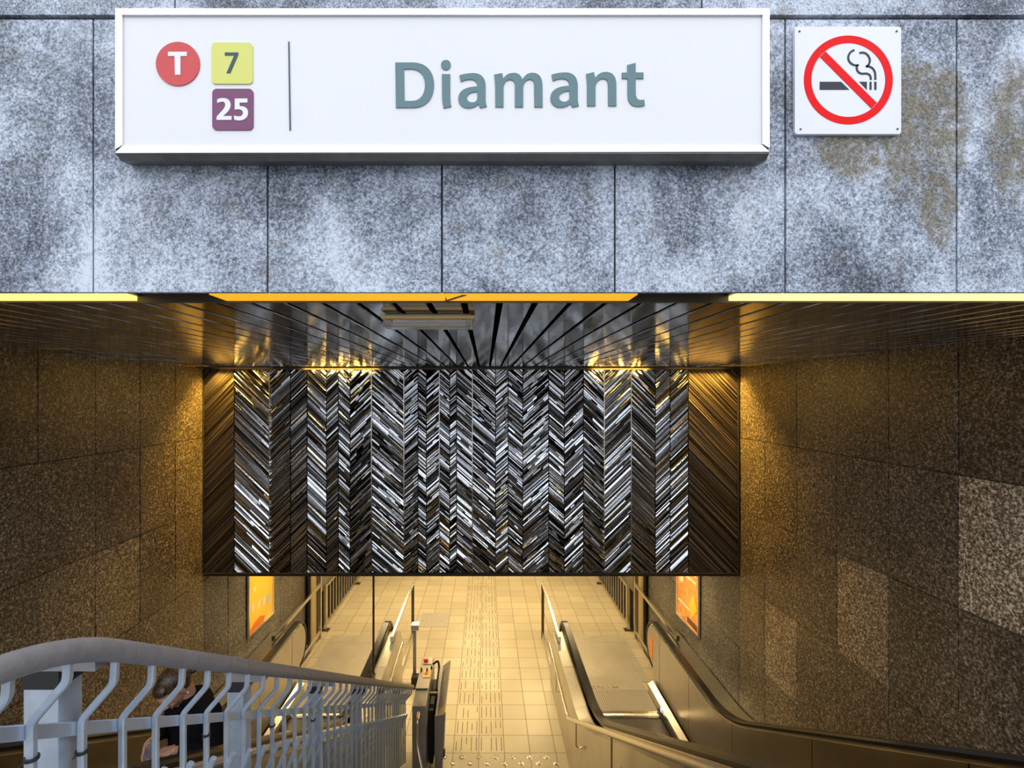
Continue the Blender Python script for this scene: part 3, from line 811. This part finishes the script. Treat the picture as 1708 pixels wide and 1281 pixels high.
# stair handrails fixed to the cladding of both escalators
def stair_rail(x, s, label):
    root = empty('stair_handrail', (x, 6.95, .8), label, 'handrail', 'steel handrails beside the stairs')
    pts = [(x, 6.95, .8), (x, 5.35, .8)]
    y = 1.0; pts.append((x, y, .8+(5.35-y)*.577)); pts.append((x, .2, .8+(5.35-y)*.577))
    q = MB(); q.tube(fillet(pts, .06), .021, 14); q.build('rail', M['steel_bright'], root, smooth=True)
    for yy in (6.25, 4.87, 3.5, 2.2):
        zz = .8 if yy > 5.35 else .8+(5.35-yy)*.577
        q = MB(); q.tube(fillet([(x, yy, zz-.015), (x, yy, zz-.25), (x+s*.068, yy, zz-.25)], .03), .007, 8); 
        q.lathe((x+s*.0685, yy, zz-.25), (-s, 0, 0), [(.022, 0), (.022, .004), (.01, .008)], 14); q.build('bracket', M['steel_bright'], root, smooth=True)
stair_rail(.865, 1, 'steel stair handrail on the side of the right escalator')
stair_rail(-1.135, -1, 'steel stair handrail on the side of the left escalator, behind the fence')

# guard rails at the foot of the escalators
def guard_free(x, label):
    root = empty('guard_rail', (x, 8.8, 0), label, 'guard rail', 'guard rails at the escalator feet')
    q = MB(); q.bar([(x, 8.82, .937), (x, 6.82, .937)], .035, .055); q.build('rail', M['steel_bright'], root, bevel=.003)
    q = MB(); q.bar([(x, 8.79, .001), (x, 8.79, .908)], .045, .045); q.build('post', M['dark_metal'], root, bevel=.003)
    q = MB(); q.box((x-.018, 6.80, .898), (x+.018, 6.87, .909)); q.box((x-.022, 6.795, .905), (x+.022, 6.818, .968)); q.build('end_bracket', M['steel'], root)
    q = MB(); q.box((x-.012, 7.42, .001), (x+.012, 8.765, .12)); q.build('kick_plate', M['steel'], root)
guard_free(.985, 'flat steel guard rail beside the foot of the right escalator, stairs side')
guard_free(-1.255, 'flat steel guard rail beside the foot of the left escalator, stairs side')
def guard_wall(x, s, label):
    root = empty('guard_rail', (x, 8.74, 0), label, 'guard rail', 'guard rails at the escalator feet')
    q = MB(); q.bar([(x, 8.72, .937), (x, 6.83, .937)], .035, .055); q.build('rail', M['steel'], root, bevel=.003)
    q = MB(); q.bar([(x, 8.74, .001), (x, 8.74, 2.29)], .045, .045); q.build('post', M['steel_bright'], root, bevel=.003)
    q = MB(); q.box((x-.016, 6.85, .897), (x+.016, 6.93, .909)); q.box((x-.019, 6.805, .905), (x+.019, 6.829, .967)); q.build('end_bracket', M['dark_metal'], root)
    q = MB(); q.box((x-.012, 7.45, .12), (x+.012, 8.716, .17)); q.box((x-.012, 7.45, .02), (x+.012, 8.716, .04)); q.build('lower_bar', M['steel_bright'], root)
guard_wall(2.572, 1, 'steel guard rail along the wall at the foot of the right escalator')
guard_wall(-2.84, -1, 'steel guard rail along the wall at the foot of the left escalator')

# hall side railings
def railing(x, s, label):
    root = empty('railing', (x, 9.1, 0), label, 'railing', 'barred railings along the hall sides')
    y0, y1 = 9.12, 13.6; n = 24
    q = MB(); q.bar([(x, y0, .10), (x, y1, .10)], .03, .04); q.build('bottom_rail', M['steel'], root)
    q = MB(); q.bar([(x, y0, .78), (x, y1, .78)], .05, .05); q.build('top_rail', M['steel'], root)
    for i in range(n):
        y = y0+.06+i*.185
        q = MB(); q.bar([(x, y, .121), (x, y, .754)], .018, .045); q.build('bar', M['steel'], root)
    for y in (y0-.03, y0+2.2, y1):
        q = MB(); q.bar([(x, y, .001), (x, y, .81)], .05, .05); q.build('post', M['steel_bright'], root)
        q = MB(); q.box((x-.07, y-.06, .0005), (x+.07, y+.06, .012)); q.build('foot_plate', M['dark_metal'], root)
railing(-2.86, -1, 'barred steel railing along the left side of the hall')
railing(2.54, 1, 'barred steel railing along the right side of the hall')

# folded gates / perforated panels where the walls end
def side_frame(x, s, label):
    root = empty('folded_gate', (x, 8.6, 0), label, 'gate', 'folded gates where the walls end')
    q = MB()
    y0, y1 = 8.56, 8.86
    k = 0; zz = .02
    N = NM('perforated_brass_sheet'); o = N.sep()
    u = N.math('SINE', N.math('MULTIPLY', o[1], 260)); v = N.math('SINE', N.math('MULTIPLY', o[2], 190)); p = N.math('GREATER_THAN', N.math('ADD', u, v), .7)
    N.setb('Base Color', N.mix(p, (.75, .60, .33), (.18, .13, .06))); N.setb('Metallic', .5); N.setb('Roughness', .45)
    q.box((x-.008, y0, .02), (x+.008, y1, ZMB+.01)); q.build('perforated_sheet', N.m, root)
    q = MB(); q.box((x-.02, y0-.05, .001), (x+.02, y0-.002, ZMB+.01)); q.box((x-.02, y1+.002, .001), (x+.02, y1+.05, ZMB+.01)); q.build('frame', M['dark_metal'], root)
side_frame(-2.95, -1, 'perforated brass-coloured gate folded against the end of the left wall')
side_frame(2.66, 1, 'perforated gate folded against the end of the right wall')
b = MB(); b.box((2.655, 9.0, .0), (2.72, 9.18, ZMB+.015)); tag(b.build('column', M['dark_metal']), 'dark narrow steel column at the end of the right wall', 'column')
b = MB(); b.box((-3.02, 9.0, .0), (-2.955, 9.18, ZMB+.015)); tag(b.build('column', M['dark_metal']), 'dark narrow steel column at the end of the left wall', 'column')

# thin pole on the left escalator deck
root = empty('pole', (-1.32, 6.0, .905), 'thin dark pole standing on the deck of the left escalator', 'pole')
q = MB(); q.tube([(-1.32, 6.0, .912), (-1.32, 6.0, ZMB+.02)], .013, 12); q.build('shaft', M['dark_metal'], root, smooth=True)
q = MB(); q.lathe((-1.32, 6.0, .9035), (0, 0, 1), [(.03, 0), (.03, .006), (.014, .009)], 16); q.build('foot', M['dark_metal'], root)

# ------------------------------------------------------------------ posters
def poster(x, s, label, kind):
    y0, y1, z0, z1 = 6.40, 7.15, 1.13, 2.15
    root = empty('poster', (x, (y0+y1)/2, z0), label, 'poster', 'framed posters on the side walls')
    xf = x-s*.03
    q = MB()
    for (a, c, e0, e1) in ((y0, y0+.025, z0, z1), (y1-.025, y1, z0, z1), (y0+.025, y1-.025, z0, z0+.025), (y0+.025, y1-.025, z1-.025, z1)):
        q.box((min(xf, x-s*.008), a, e0), (max(xf, x-s*.008), c, e1))
    q.build('frame', M['alu'], root)
    def P(name, poly, lift, mat):
        q = MB(); q.prism([(x-s*(.018+lift), y0+.03+(y1-y0-.06)*a, z0+.03+(z1-z0-.06)*c) for a, c in poly], (s*.002, 0, 0)); return q.build(name, mat, sheet or root)
    sheet = None
    full = [(-.01, -.01), (1.01, -.01), (1.01, 1.01), (-.01, 1.01)]
    rc = lambda a, c, e, f: [(a, c), (e, c), (e, f), (a, f)]
    ci = lambda a, c, r: [(a+r*math.cos(k*math.pi/9), c+r*.75*math.sin(k*math.pi/9)) for k in range(18)]
    if kind == 0:
        N = NM('yellow_poster_print'); f = N.noise(3, 3); N.setb('Base Color', N.mix(f, (.90, .42, .02), (.95, .60, .05))); N.setb('Roughness', .35)
        sheet = P('sheet', full, 0, N.m)
        P('printed_shape', [(0, 0), (.6, .0), (.66, .06), (.45, .12), (.2, .10), (0, .04)], .003, simple('poster_orange', (.75, .17, .01), .4))
        cr_ = simple('poster_cream', (.85, .62, .38), .4)
        for (a, c) in ((.08, .27), (.32, .24), (.55, .22)): P('printed_shape', [(a, c), (a+.12, c+.02), (a+.13, c+.11), (a+.01, c+.09)], .003, cr_)
        P('printed_shape', ci(.8, .26, .09), .003, simple('poster_grey', (.45, .50, .45), .4))
        P('printed_shape', ci(.2, .55, .05), .003, cr_)
    else:
        N = NM('orange_poster_print'); f = N.noise(4, 4, .7, dist=1.0); N.setb('Base Color', N.ramp(f, [(.3, (.55, .16, .03)), (.5, (.85, .36, .07)), (.7, (.90, .50, .16))])); N.setb('Roughness', .35)
        sheet = P('sheet', full, 0, N.m)
        cr_ = simple('poster_cream', (.92, .78, .50), .4)
        for k in range(4): P('text_line', rc(.08, .93-k*.10, .95-.07*k, .965-k*.10), .003, cr_)
        P('printed_shape', ci(.8, .58, .12), .003, cr_)
        P('printed_shape', [(.05, .30), (.30, .12), (.42, .30), (.2, .48)], .003, simple('poster_yellow', (.90, .62, .03), .4))
        P('text_line', rc(.35, .20, .95, .23), .003, cr_)
        P('printed_shape', rc(.05, .02, .5, .10), .003, simple('poster_brown', (.20, .05, .02), .4))
poster(XL, -1, 'framed yellow poster on the left wall above the escalator', 0)
poster(XR, 1, 'framed orange poster with pale text lines on the right wall', 1)

# ------------------------------------------------------------------ tactile paving, studs, cover plate
root = empty('tactile_paving', (-.081, 6.0, 0), 'tactile guide strip of dashed dark grooves down the middle of the hall floor', 'tactile paving')
q = MB(); yy = 5.97; rt = random.Random(3)
for r_ in range(26):
    for c in range(2):
        for g in range(5):
            if rt.random() < .10: continue
            xx = -.081+(c-1)*.301+.03+g*.0602
            a = yy+.035+(rt.random()*.12 if rt.random() < .35 else 0); d = yy+.275-(rt.random()*.13 if rt.random() < .4 else 0)
            if d-a > .02: q.box((xx-.0035, a, .0), (xx+.0035, d, .0022))
    yy += .3088
q.build('groove_marks', simple('dark_groove', (.07, .05, .03), .7), root)
proto = None
for r_, (yy, xo) in enumerate(((5.9, -.47), (5.80, -.372), (5.70, -.47))):
    for i in range(8):
        x = xo+.196*i
        if x > .88: continue
        if proto is None:
            q = MB(); q.lathe((x, yy, .0), (0, 0, 1), [(.034, 0), (.033, .003), (.026, .006), (.0255, .004), (.016, .004), (.0155, .007), (.006, .008)], 20)
            o = q.build('tactile_stud', M['steel_bright'], None, smooth=True)
            m = Matrix.Translation((-x, -yy, 0)); o.data.transform(m); o.location = (x, yy, 0); proto = o
        else: o = proto.copy(); COL.objects.link(o); o.location = (x, yy, 0)
        row = ('far', 'middle', 'near')[r_]
        tag(o, f'round steel warning stud in the {row} row at the foot of the stairs', 'stud', 'round steel studs at the foot of the stairs')
b = MB(); b.box((-1.21, 9.2, .0005), (-.70, 9.78, .006)); tag(b.build('cover_plate', M['cover']), 'square speckled metal cover plate set in the hall floor', 'cover plate')

# ------------------------------------------------------------------ stairs
b = MB()
for i in range(15):
    y1 = 5.40-i*.2887; z = .1733*(i+1)
    if i < 14: b.box((-1.19, y1-.2887-.02, max(.001, z-.3)), (.92, y1, z))
b.box((-1.19, 1.0, 2.2), (.92, 1.36, 2.598))
o = b.build('staircase', simple('grey_stair_stone', (.22, .21, .2), .6, 0, .2, 20), None); o['kind'] = 'structure'

# ------------------------------------------------------------------ grey fence down the stairs
def bz(b0, y): return 4.2-(b0+.592*y)
ys0 = .885
def fz(b0, y): return bz(b0, max(y, ys0))     # level at street height nearer than the bend
fence = empty('fence', (-.82, 2.4, 1.4), 'grey-blue painted steel fence of bent slats with a thick top rail down the stairs', 'fence')
YE = 5.42
pts = [(-.78, .25, fz(-.096, 0)-.02)]
pts = [(-.78, .35, fz(-.096, 0)), (-.78, ys0, fz(-.096, 0)), (-.78, YE, fz(-.096, YE))]
q = MB(); q.tube(fillet(pts, .22, 12), .0225, 20); q.build('top_rail', M['galv_rail'], fence, smooth=True)
q = MB(); q.bar([(-.862, .35, fz(.068, 0)), (-.862, ys0, fz(.068, 0)), (-.862, YE, fz(.068, YE))], .010, .026); q.build('flat_bar', M['galv'], fence, bevel=.002)
q = MB(); q.bar([(-.955, .35, fz(.74, 0)), (-.955, ys0, fz(.74, 0)), (-.955, YE, fz(.74, YE))], .010, .042); q.build('flat_bar', M['galv'], fence, bevel=.002)
slats = {}
for i in range(-3, 38):
    y = .954+.1195*i
    if y > YE: break
    def Zf(b0): return fz(b0, y)
    p = [(-.78, y, Zf(-.096)-.012), (-.783, y, Zf(-.096)-.068), (-.850, y, Zf(-.096)-.145), (-.850, y, Zf(.70))]
    q = MB(); q.bar(fillet(p, .012, 4), .0155, .0145, ref=(0, 1, 0), bev=.003); sl = q.build('slat', M['galv'], fence, smooth=True); slats[i] = sl
    p = [(-.828, y+.0, Zf(.188)), (-.945, y+.0, Zf(.48)), (-.945, y, Zf(.80))]
    q = MB(); q.bar(fillet(p, .03, 4), .017, .017, ref=(0, 1, 0), bev=.004); q.build('lower_slat', M['galv'], fence, smooth=True)
for y in (1.04, 1.835, 2.67, 3.52, 4.35, 5.15):
    x1 = -.872; ww = .072 if y < 1.5 else .060
    q = MB(); q.box((x1-ww, y, fz(.9, y)), (x1, y+.062, fz(-.040, y)-.026)); po = q.build('post', M['galv'], fence, bevel=.002)
    q = MB(); q.box((x1-ww-.002, y-.002, fz(-.040, y)-.026), (x1+.002, y+.064, fz(-.040, y)+.010)); q.build('post_collar', M['black'], po)
    q = MB(); q.box((x1-ww, y, fz(-.040, y)+.0105), (x1+.075, y+.062, fz(-.040, y)+.030)); q.build('post_cap', M['galv_rail'], po)
for i in (0, 1, 5, 9, 13, 17):
    y = .954+.1195*i; z = fz(.115, y)
    q = MB(); q.lathe((-.850, y, z-.004), (0, 0, 1), [(.0125, 0), (.0125, .006)], 12)
    q.tube([(-.850, y-.010, z), (-.846, y-.03, z+.004)], .0015, 6); q.build('cable_tie', M['black'], slats[i])

# ------------------------------------------------------------------ platform stairlift folded at the foot of the stairs
lift = empty('platform_stairlift', (-.6, 5.7, 0), 'grey platform stairlift folded upright at the foot of the stairs, red button on top', 'stairlift')
q = MB()
q.prism([(-.76, 5.26, .10), (-.76, 6.15, .10), (-.76, 6.15, 1.02), (-.76, 5.52, 1.02), (-.76, 5.26, .985)], (.145, 0, 0)); q.build('carriage', M['machine'], lift, bevel=.008)
q = MB(); q.prism([(-.757, 5.50, 1.024), (-.622, 5.50, 1.024), (-.632, 6.14, 1.024), (-.750, 6.14, 1.024)], (0, 0, .006)); q.build('top_cover', M['machine_beige'], lift)
q = MB(); q.box((-.735, 5.98, 1.031), (-.635, 6.12, 1.040)); bpl = q.build('button_plate', M['cream_label'], lift)
q = MB(); q.lathe((-.705, 6.03, 1.040), (0, 0, 1), [(.028, 0), (.030, .02), (.022, .03)], 16); q.build('button', M['red_button'], bpl, smooth=True)['label'] = 'red button'
q = MB(); q.box((-.705, 5.70, 1.031), (-.625, 5.86, 1.036)); lbl = q.build('control_label', M['yellow_label'], lift); lbl['label'] = 'yellow label'
q = MB(); q.box((-.69, 5.76, 1.0365), (-.655, 5.80, 1.042)); q.build('key_switch', M['red_button'], lbl)
q = MB()
for (x, y) in ((-.735, 5.84), (-.67, 5.83), (-.625, 5.88)): q.lathe((x, y, 1.031), (0, 0, 1), [(.010, 0), (.010, .02), (.004, .04)], 10)
q.build('knob', M['black'], lift)
q = MB(); q.prism([(-.53, 5.30, .82), (-.53, 6.12, .97), (-.53, 6.12, .12), (-.53, 5.30, .06)], (.022, 0, 0)); pf = q.build('platform', M['machine'], lift, bevel=.004)
q = MB(); q.prism([(-.508, 5.36, .80), (-.508, 6.10, .955), (-.425, 6.08, 1.03), (-.435, 5.34, .87)], (.01, 0, -.012)); q.build('platform_flap', M['machine_beige'], pf, bevel=.002)
q = MB(); q.prism([(-.53, 5.29, .05), (-.53, 5.29, .86), (-.42, 5.27, .90), (-.46, 5.27, .05)], (0, .012, 0)); q.build('end_flap', M['machine'], lift, bevel=.002)
q = MB(); q.prism([(-.61, 5.45, .25), (-.61, 6.0, .25), (-.61, 6.0, .85), (-.61, 5.45, .82)], (.05, 0, 0)); q.build('drive_cover', M['black'], lift, bevel=.006)
q = MB(); q.bar([(-.62, 5.62, .9), (-.53, 5.62, .9)], .03, .03, ref=(0, 0, 1)); q.bar([(-.62, 5.98, .6), (-.53, 5.98, .6)], .03, .03, ref=(0, 0, 1)); q.build('hinge_arm', M['dark_metal'], lift)
q = MB(); q.tube(fillet([(-.64, 6.02, 1.0), (-.56, 6.02, 1.06), (-.545, 5.98, 1.0), (-.55, 5.7, .9)], .03), .012, 10); q.build('safety_arm', M['black'], lift, smooth=True)
q = MB(); q.tube(fillet([(-.69, 5.24, .93), (-.69, 5.16, .90), (-.69, 5.10, .70), (-.60, 4.95, .45)], .06), .019, 12); q.build('grab_rail', M['steel'], lift, smooth=True)
q = MB(); q.tube([(-.425, 5.35, .86), (-.455, 5.52, .35)], .009, 10); q.build('barrier_rod', M['steel_bright'], lift, smooth=True)
q = MB(); q.tube([(-.455, 5.52, .36), (-.459, 5.54, .27)], .018, 10); q.build('rod_grip', M['black'], lift, smooth=True)
q = MB(); q.box((-.76, 5.30, .0), (-.62, 6.10, .0995)); q.build('base', M['black'], lift)
q = MB(); q.tube([(-.70, 6.2, .06), (-.70, 5.5, .06), ], .02, 10); q.build('guide_tube', M['dark_metal'], lift)
# call post
root = empty('call_post', (-1.03, 7.4, 0), 'slim grey call post with a small metal box on top behind the stairlift', 'post')
q = MB(); q.bar([(-1.03, 7.4, .001), (-1.03, 7.4, .80)], .045, .045); q.build('shaft', M['machine'], root, bevel=.004)
q = MB(); q.box((-1.075, 7.33, .80), (-.96, 7.45, .88)); q.build('call_box', M['alu'], root, bevel=.006)
q = MB(); q.box((-1.06, 7.25, .001), (-.93, 7.375, .17)); q.build('foot_box', M['black'], root, bevel=.004)

# ------------------------------------------------------------------ person on the left escalator
PX, PY, PZ = -1.835, 3.20, 1.062
ff = Vector((-.50, -.866, 0)); ll = Vector((.866, -.50, 0))
def W(l, f, z): return Vector((PX, PY, PZ)) + ll*l + ff*f + Vector((0, 0, z))
class Blob:
    def __init__(s): s.bm = bmesh.new()
    def ell(s, c, r, rot=None, seg=20):
        m = Matrix.Translation(c) @ (rot.to_4x4() if rot else Matrix.Identity(4)) @ Matrix.Diagonal((r[0], r[1], r[2], 1))
        bmesh.ops.create_uvsphere(s.bm, u_segments=seg, v_segments=max(8, seg//2), radius=1, matrix=m)
    def cap(s, a, ra, b, rb, flat=1.0, up=None):
        a, b = Vector(a), Vector(b); d = b-a; L = d.length
        z = d.normalized(); x = (up if up is not None else z.orthogonal()); x = (x - z*x.dot(z)).normalized(); y = z.cross(x)
        rot = Matrix((x, y, z)).transposed()
        n = 8
        for i in range(n+1):
            t = i/n; r = ra+(rb-ra)*t
        m = Matrix.Translation((a+b)/2) @ rot.to_4x4() @ Matrix.Diagonal((1, flat, 1, 1))
        bmesh.ops.create_cone(s.bm, cap_ends=True, segments=18, radius1=ra, radius2=rb, depth=L, matrix=m)
        s.ell(a, (ra, ra*flat, ra), rot, 16); s.ell(b, (rb, rb*flat, rb), rot, 16)
    def chain(s, pts, flat=1.0, up=None):
        for (a, ra), (b, rb) in zip(pts[:-1], pts[1:]): s.cap(a, ra, b, rb, flat, up)
    def build(s, name, mat, root, voxel=.005, smooth=4):
        me = bpy.data.meshes.new(name)
        bmesh.ops.translate(s.bm, verts=s.bm.verts, vec=-Vector(root.location)); s.bm.to_mesh(me); s.bm.free()
        o = bpy.data.objects.new(name, me); COL.objects.link(o)
        if voxel:
            m = o.modifiers.new('r', 'REMESH'); m.mode = 'VOXEL'; m.voxel_size = voxel; m.use_smooth_shade = True
            m = o.modifiers.new('s', 'SMOOTH'); m.factor = .5; m.iterations = smooth
        bpy.context.view_layer.update()
        me2 = bpy.data.meshes.new_from_object(o.evaluated_get(bpy.context.evaluated_depsgraph_get()))
        o.modifiers.clear(); o.data = me2; me2.name = name; bpy.data.meshes.remove(me)
        me2.materials.clear(); me2.materials.append(mat); o.parent = root
        for p in me2.polygons: p.use_smooth = True
        return o
skin = NM('skin'); skin.setb('Base Color', (.46, .25, .17)); skin.setb('Roughness', .5); skin.setb('Subsurface Weight', .1); skin = skin.m
person = empty('person', (PX, PY, PZ), 'person in a dark coat with tied-back brown hair, head bowed, on the left escalator', 'person')
# head frame: bowed and slightly turned
hc = W(-.01, .115, 1.345)
pit = R(48)
hf = (ff*math.cos(pit) + Vector((0, 0, -math.sin(pit)))); hu = (ff*math.sin(pit) + Vector((0, 0, math.cos(pit)))); hl = ll
HR = Matrix((hl, hf, hu)).transposed()
def H(l, f, u): return hc + hl*l + hf*f + hu*u
b = Blob()
b.ell(H(0, -.015, .030), (.070, .088, .080), HR, 28)                 # cranium
b.ell(H(0, .030, -.010), (.058, .058, .085), HR, 24)                 # face
b.ell(H(0, .040, -.070), (.036, .036, .030), HR)                     # jaw and chin
b.ell(H(0, .064, -.088), (.018, .016, .016), HR)
b.ell(H(0, .068, .030), (.046, .022, .022), HR)                      # brow
for sx in (-1, 1):
    b.ell(H(.030*sx, .066, -.028), (.020, .018, .020), HR)           # cheekbone
    b.ell(H(.071*sx, -.012, -.005), (.008, .017, .030), HR)          # ear
    b.ell(H(.073*sx, -.014, -.030), (.006, .009, .010), HR)
b.cap(H(0, .084, .014), .008, H(0, .104, -.026), .012)               # nose
for sx in (-1, 1): b.ell(H(.011*sx, .092, -.030), (.008, .010, .007), HR)
b.ell(H(0, .083, -.056), (.022, .010, .006), HR); b.ell(H(0, .080, -.066), (.018, .010, .007), HR)
b.chain([(W(0, .0, 1.20), .055), (W(0, .035, 1.27), .048), (H(0, -.03, -.06), .050)])   # neck
# trunk, arms, legs
b.chain([(W(0, 0, .84), .105), (W(0, .005, .97), .088), (W(0, 0, 1.10), .105), (W(0, -.005, 1.19), .085)])
for sx in (-1, 1): b.cap(W(.04*sx, 0, 1.20), .055, W(.155*sx, 0, 1.195), .050)
LE, RE = W(.235, .0, .985), W(-.215, .0, .985)
LW, RW = W(.180, .215, 1.095), W(-.060, .195, 1.085)
b.chain([(W(.165, 0, 1.19), .045), (LE, .036), (LW, .023)]); b.chain([(W(-.165, 0, 1.19), .045), (RE, .036), (RW, .023)])
for sx, fy in ((-1, .05), (1, -.02)):
    b.chain([(W(.075*sx, 0, .80), .085), (W(.08*sx, .02+fy*.5, .44), .052), (W(.085*sx, fy*.5, .09), .034)])
# hands: palm, four fingers of unequal length with two bends, thumb from the side of the palm
def hand(wr, along, palm_n, side, curl, lens=(.068, .076, .071, .056)):
    along = along.normalized(); palm_n = (palm_n-along*palm_n.dot(along)).normalized(); ac = palm_n.cross(along)*side
    pc = wr+along*.045
    b.cap(wr, .021, wr+along*.03, .026, .62, ac); b.cap(wr+along*.03+ac*.014, .024, wr+along*.078+ac*.014, .018, .6, ac); b.cap(wr+along*.03-ac*.014, .024, wr+along*.074-ac*.016, .017, .6, ac)
    for k in range(4):
        base = wr+along*(.080-.004*abs(k-1))+ac*(.028-.0185*k)
        d = along.copy(); p = base; r = .0088-.0006*(k == 3)
        for j, fr in enumerate((.46, .31, .23)):
            c = curl[k]*(.8, 1.1, .9)[j]
            q_ = Matrix.Rotation(-c*side, 3, ac); d = (q_ @ d).normalized()
            if d.dot(palm_n) < -.95: pass
            e2 = p+d*lens[k]*fr; b.cap(p, r, e2, r*.92); p = e2; r *= .92
    t0 = wr+along*.022+ac*.022; t1 = t0+(along*.6+ac*.75+palm_n*.35).normalized()*.034; t2 = t1+(along*.9+palm_n*.45+ac*.1).normalized()*.028; t3 = t2+(along*.9+palm_n*.5-ac*.1).normalized()*.022
    b.chain([(t0, .013), (t1, .0105), (t2, .0095), (t3, .0078)])
hand(LW, W(.08, .255, 1.075)-LW, Vector((0, 0, -1))+ff*-.2, 1, (.35, .42, .5, .6))
hand(RW, W(-.050, .245, 1.02)-RW, ll, -1, (.45, .5, .55, .6))
b.build('body', skin, person, .0042, 3)
# hair swept back to a low knot
hm = NM('dark_brown_hair'); f = hm.noise(1, 4, .7, mul=(120, 120, 25)); hm.setb('Base Color', hm.mix(hm.ramp(f, [(.42, 0.0), (.62, 1.0)]), (.010, .006, .004), (.15, .085, .045))); hm.setb('Roughness', .38); hm.bump(f, .5, .004)
b = Blob()
b.ell(H(0, -.028, .042), (.077, .090, .083), HR, 28); b.ell(H(0, -.05, .0), (.072, .068, .070), HR, 24); b.ell(H(0, .028, .076), (.056, .046, .034), HR, 20)
b.ell(H(.01, -.135, .0), (.034, .034, .034), HR); b.ell(H(.03, -.128, -.02), (.026, .026, .024), HR); b.ell(H(-.012, -.14, .022), (.024, .024, .022), HR)
b.build('hair', hm.m, person, .005, 3)
ink = simple('dark_lashes', (.02, .012, .01), .5)
for sx in (-1, 1):
    b = Blob(); b.cap(H(.020*sx, .0865, .004), .0028, H(.042*sx, .079, .002), .0022); b.build('eyelashes', ink, person, 0)
    b = Blob(); b.cap(H(.014*sx, .0895, .027), .0034, H(.046*sx, .078, .027), .0024); b.build('eyebrow', ink, person, 0)
b = Blob(); b.ell(H(0, .091, -.0605), (.020, .004, .005), HR); b.build('lips', simple('lips', (.38, .10, .09), .4), person, 0)
b = Blob(); b.ell(H(.077, -.012, -.046), (.005, .005, .007), HR); b.build('earring', simple('pearl_earring', (.9, .85, .75), .2), person, 0)
# coat
coat = simple('black_wool_coat', (.007, .007, .009), .9, 0, .3, 30, spec=.08)
b = Blob()
b.chain([(W(0, 0, .80), .135), (W(0, .0, .98), .122), (W(0, -.01, 1.12), .128), (W(0, -.015, 1.19), .105)])
b.chain([(W(-.08, 0, .74), .105), (W(-.075, 0, 1.12), .098)]); b.chain([(W(.08, 0, .74), .105), (W(.075, 0, 1.12), .098)])
for sx in (-1, 1): b.cap(W(.05*sx, -.01, 1.205), .072, W(.165*sx, -.005, 1.19), .068)
b.chain([(W(.172, 0, 1.19), .068), (W(.24, .0, .99), .056), (W(.197, .175, 1.080), .040)]); b.chain([(W(-.172, 0, 1.19), .068), (W(-.235, 0, .985), .056), (W(-.085, .165, 1.072), .040)])
b.ell(W(0, .0, 1.245), (.105, .095, .040), Matrix((ll, ff, Vector((0, 0, 1)))).transposed(), 22)
b.ell(W(-.02, .10, 1.165), (.085, .045, .055), Matrix((ll, ff, Vector((0, 0, 1)))).transposed(), 20)
b.build('coat', coat, person, .008, 5)
b = Blob()
jm = simple('dark_blue_jeans', (.02, .045, .12), .8, 0, .3, 40)
for sx, fy in ((-1, .05), (1, -.02)):
    b.chain([(W(.075*sx, 0, .80), .095), (W(.08*sx, .02+fy*.5, .44), .066), (W(.085*sx, fy*.5, .10), .050)])
b.build('trousers', jm, person, .008, 4)
for sx, fy in ((-1, .05), (1, -.02)):
    b = Blob(); b.cap(W(.085*sx, fy*.5-.02, .046), .042, W(.09*sx, fy*.5+.12, .036), .034); b.build('shoe', M['black'], person, .006, 3)
# things held
up = Vector((0, 0, 1))
q = MB(); c0 = RW + (W(-.050, .245, 1.02)-RW).normalized()*.085 + ll*.022
d1 = (up*.9+ff*-.35).normalized(); d2 = (ff*.9+up*.35+ll*-.2).normalized(); d3 = d1.cross(d2).normalized()
pts_ = [c0+d1*a*.065+d2*c*.033 for a, c in ((-1, -1), (1, -1), (1, 1), (-1, 1))]
q.prism([tuple(p) for p in pts_], d3*.008); tag(q.build('phone', simple('silver_phone_case', (.55, .56, .60), .25, .6), bevel=.002), 'small silver phone in the hand of the person on the escalator', 'phone')
q = MB(); cbase = LW + (W(.08, .255, 1.075)-LW).normalized()*.07
for k, (a, c) in enumerate(((.0, .01), (.018, -.01), (-.015, .0))):
    q.tube([cbase+up*-.028+ll*a*.2, cbase+up*-.06+ll*(a+.012), cbase+up*-.10+ll*a*1.4+ff*c, cbase+up*-.14+ll*(a*2.2-.008)], .0016, 6)
tag(q.build('earphone_cable', M['paint_white'], smooth=True), 'thin white earphone cable dangling from the hand of the person on the escalator', 'cable')
b = Blob(); root = empty('blue_bag', tuple(W(.12, .27, .87)), 'small dark blue bag hanging in front of the person on the escalator', 'bag')
b.ell(W(.12, .262, .945), (.060, .022, .070), Matrix((ll, ff, up)).transposed(), 24); b.build('bag_body', simple('blue_cloth', (.02, .07, .20), .75, 0, .2, 60), root, .006, 3)
q = MB(); q.tube(fillet([tuple(W(.085, .262, .995)), tuple(W(.12, .262, 1.07)), tuple(W(.155, .262, .995))], .03), .004, 8); q.build('strap', M['black'], root, smooth=True)
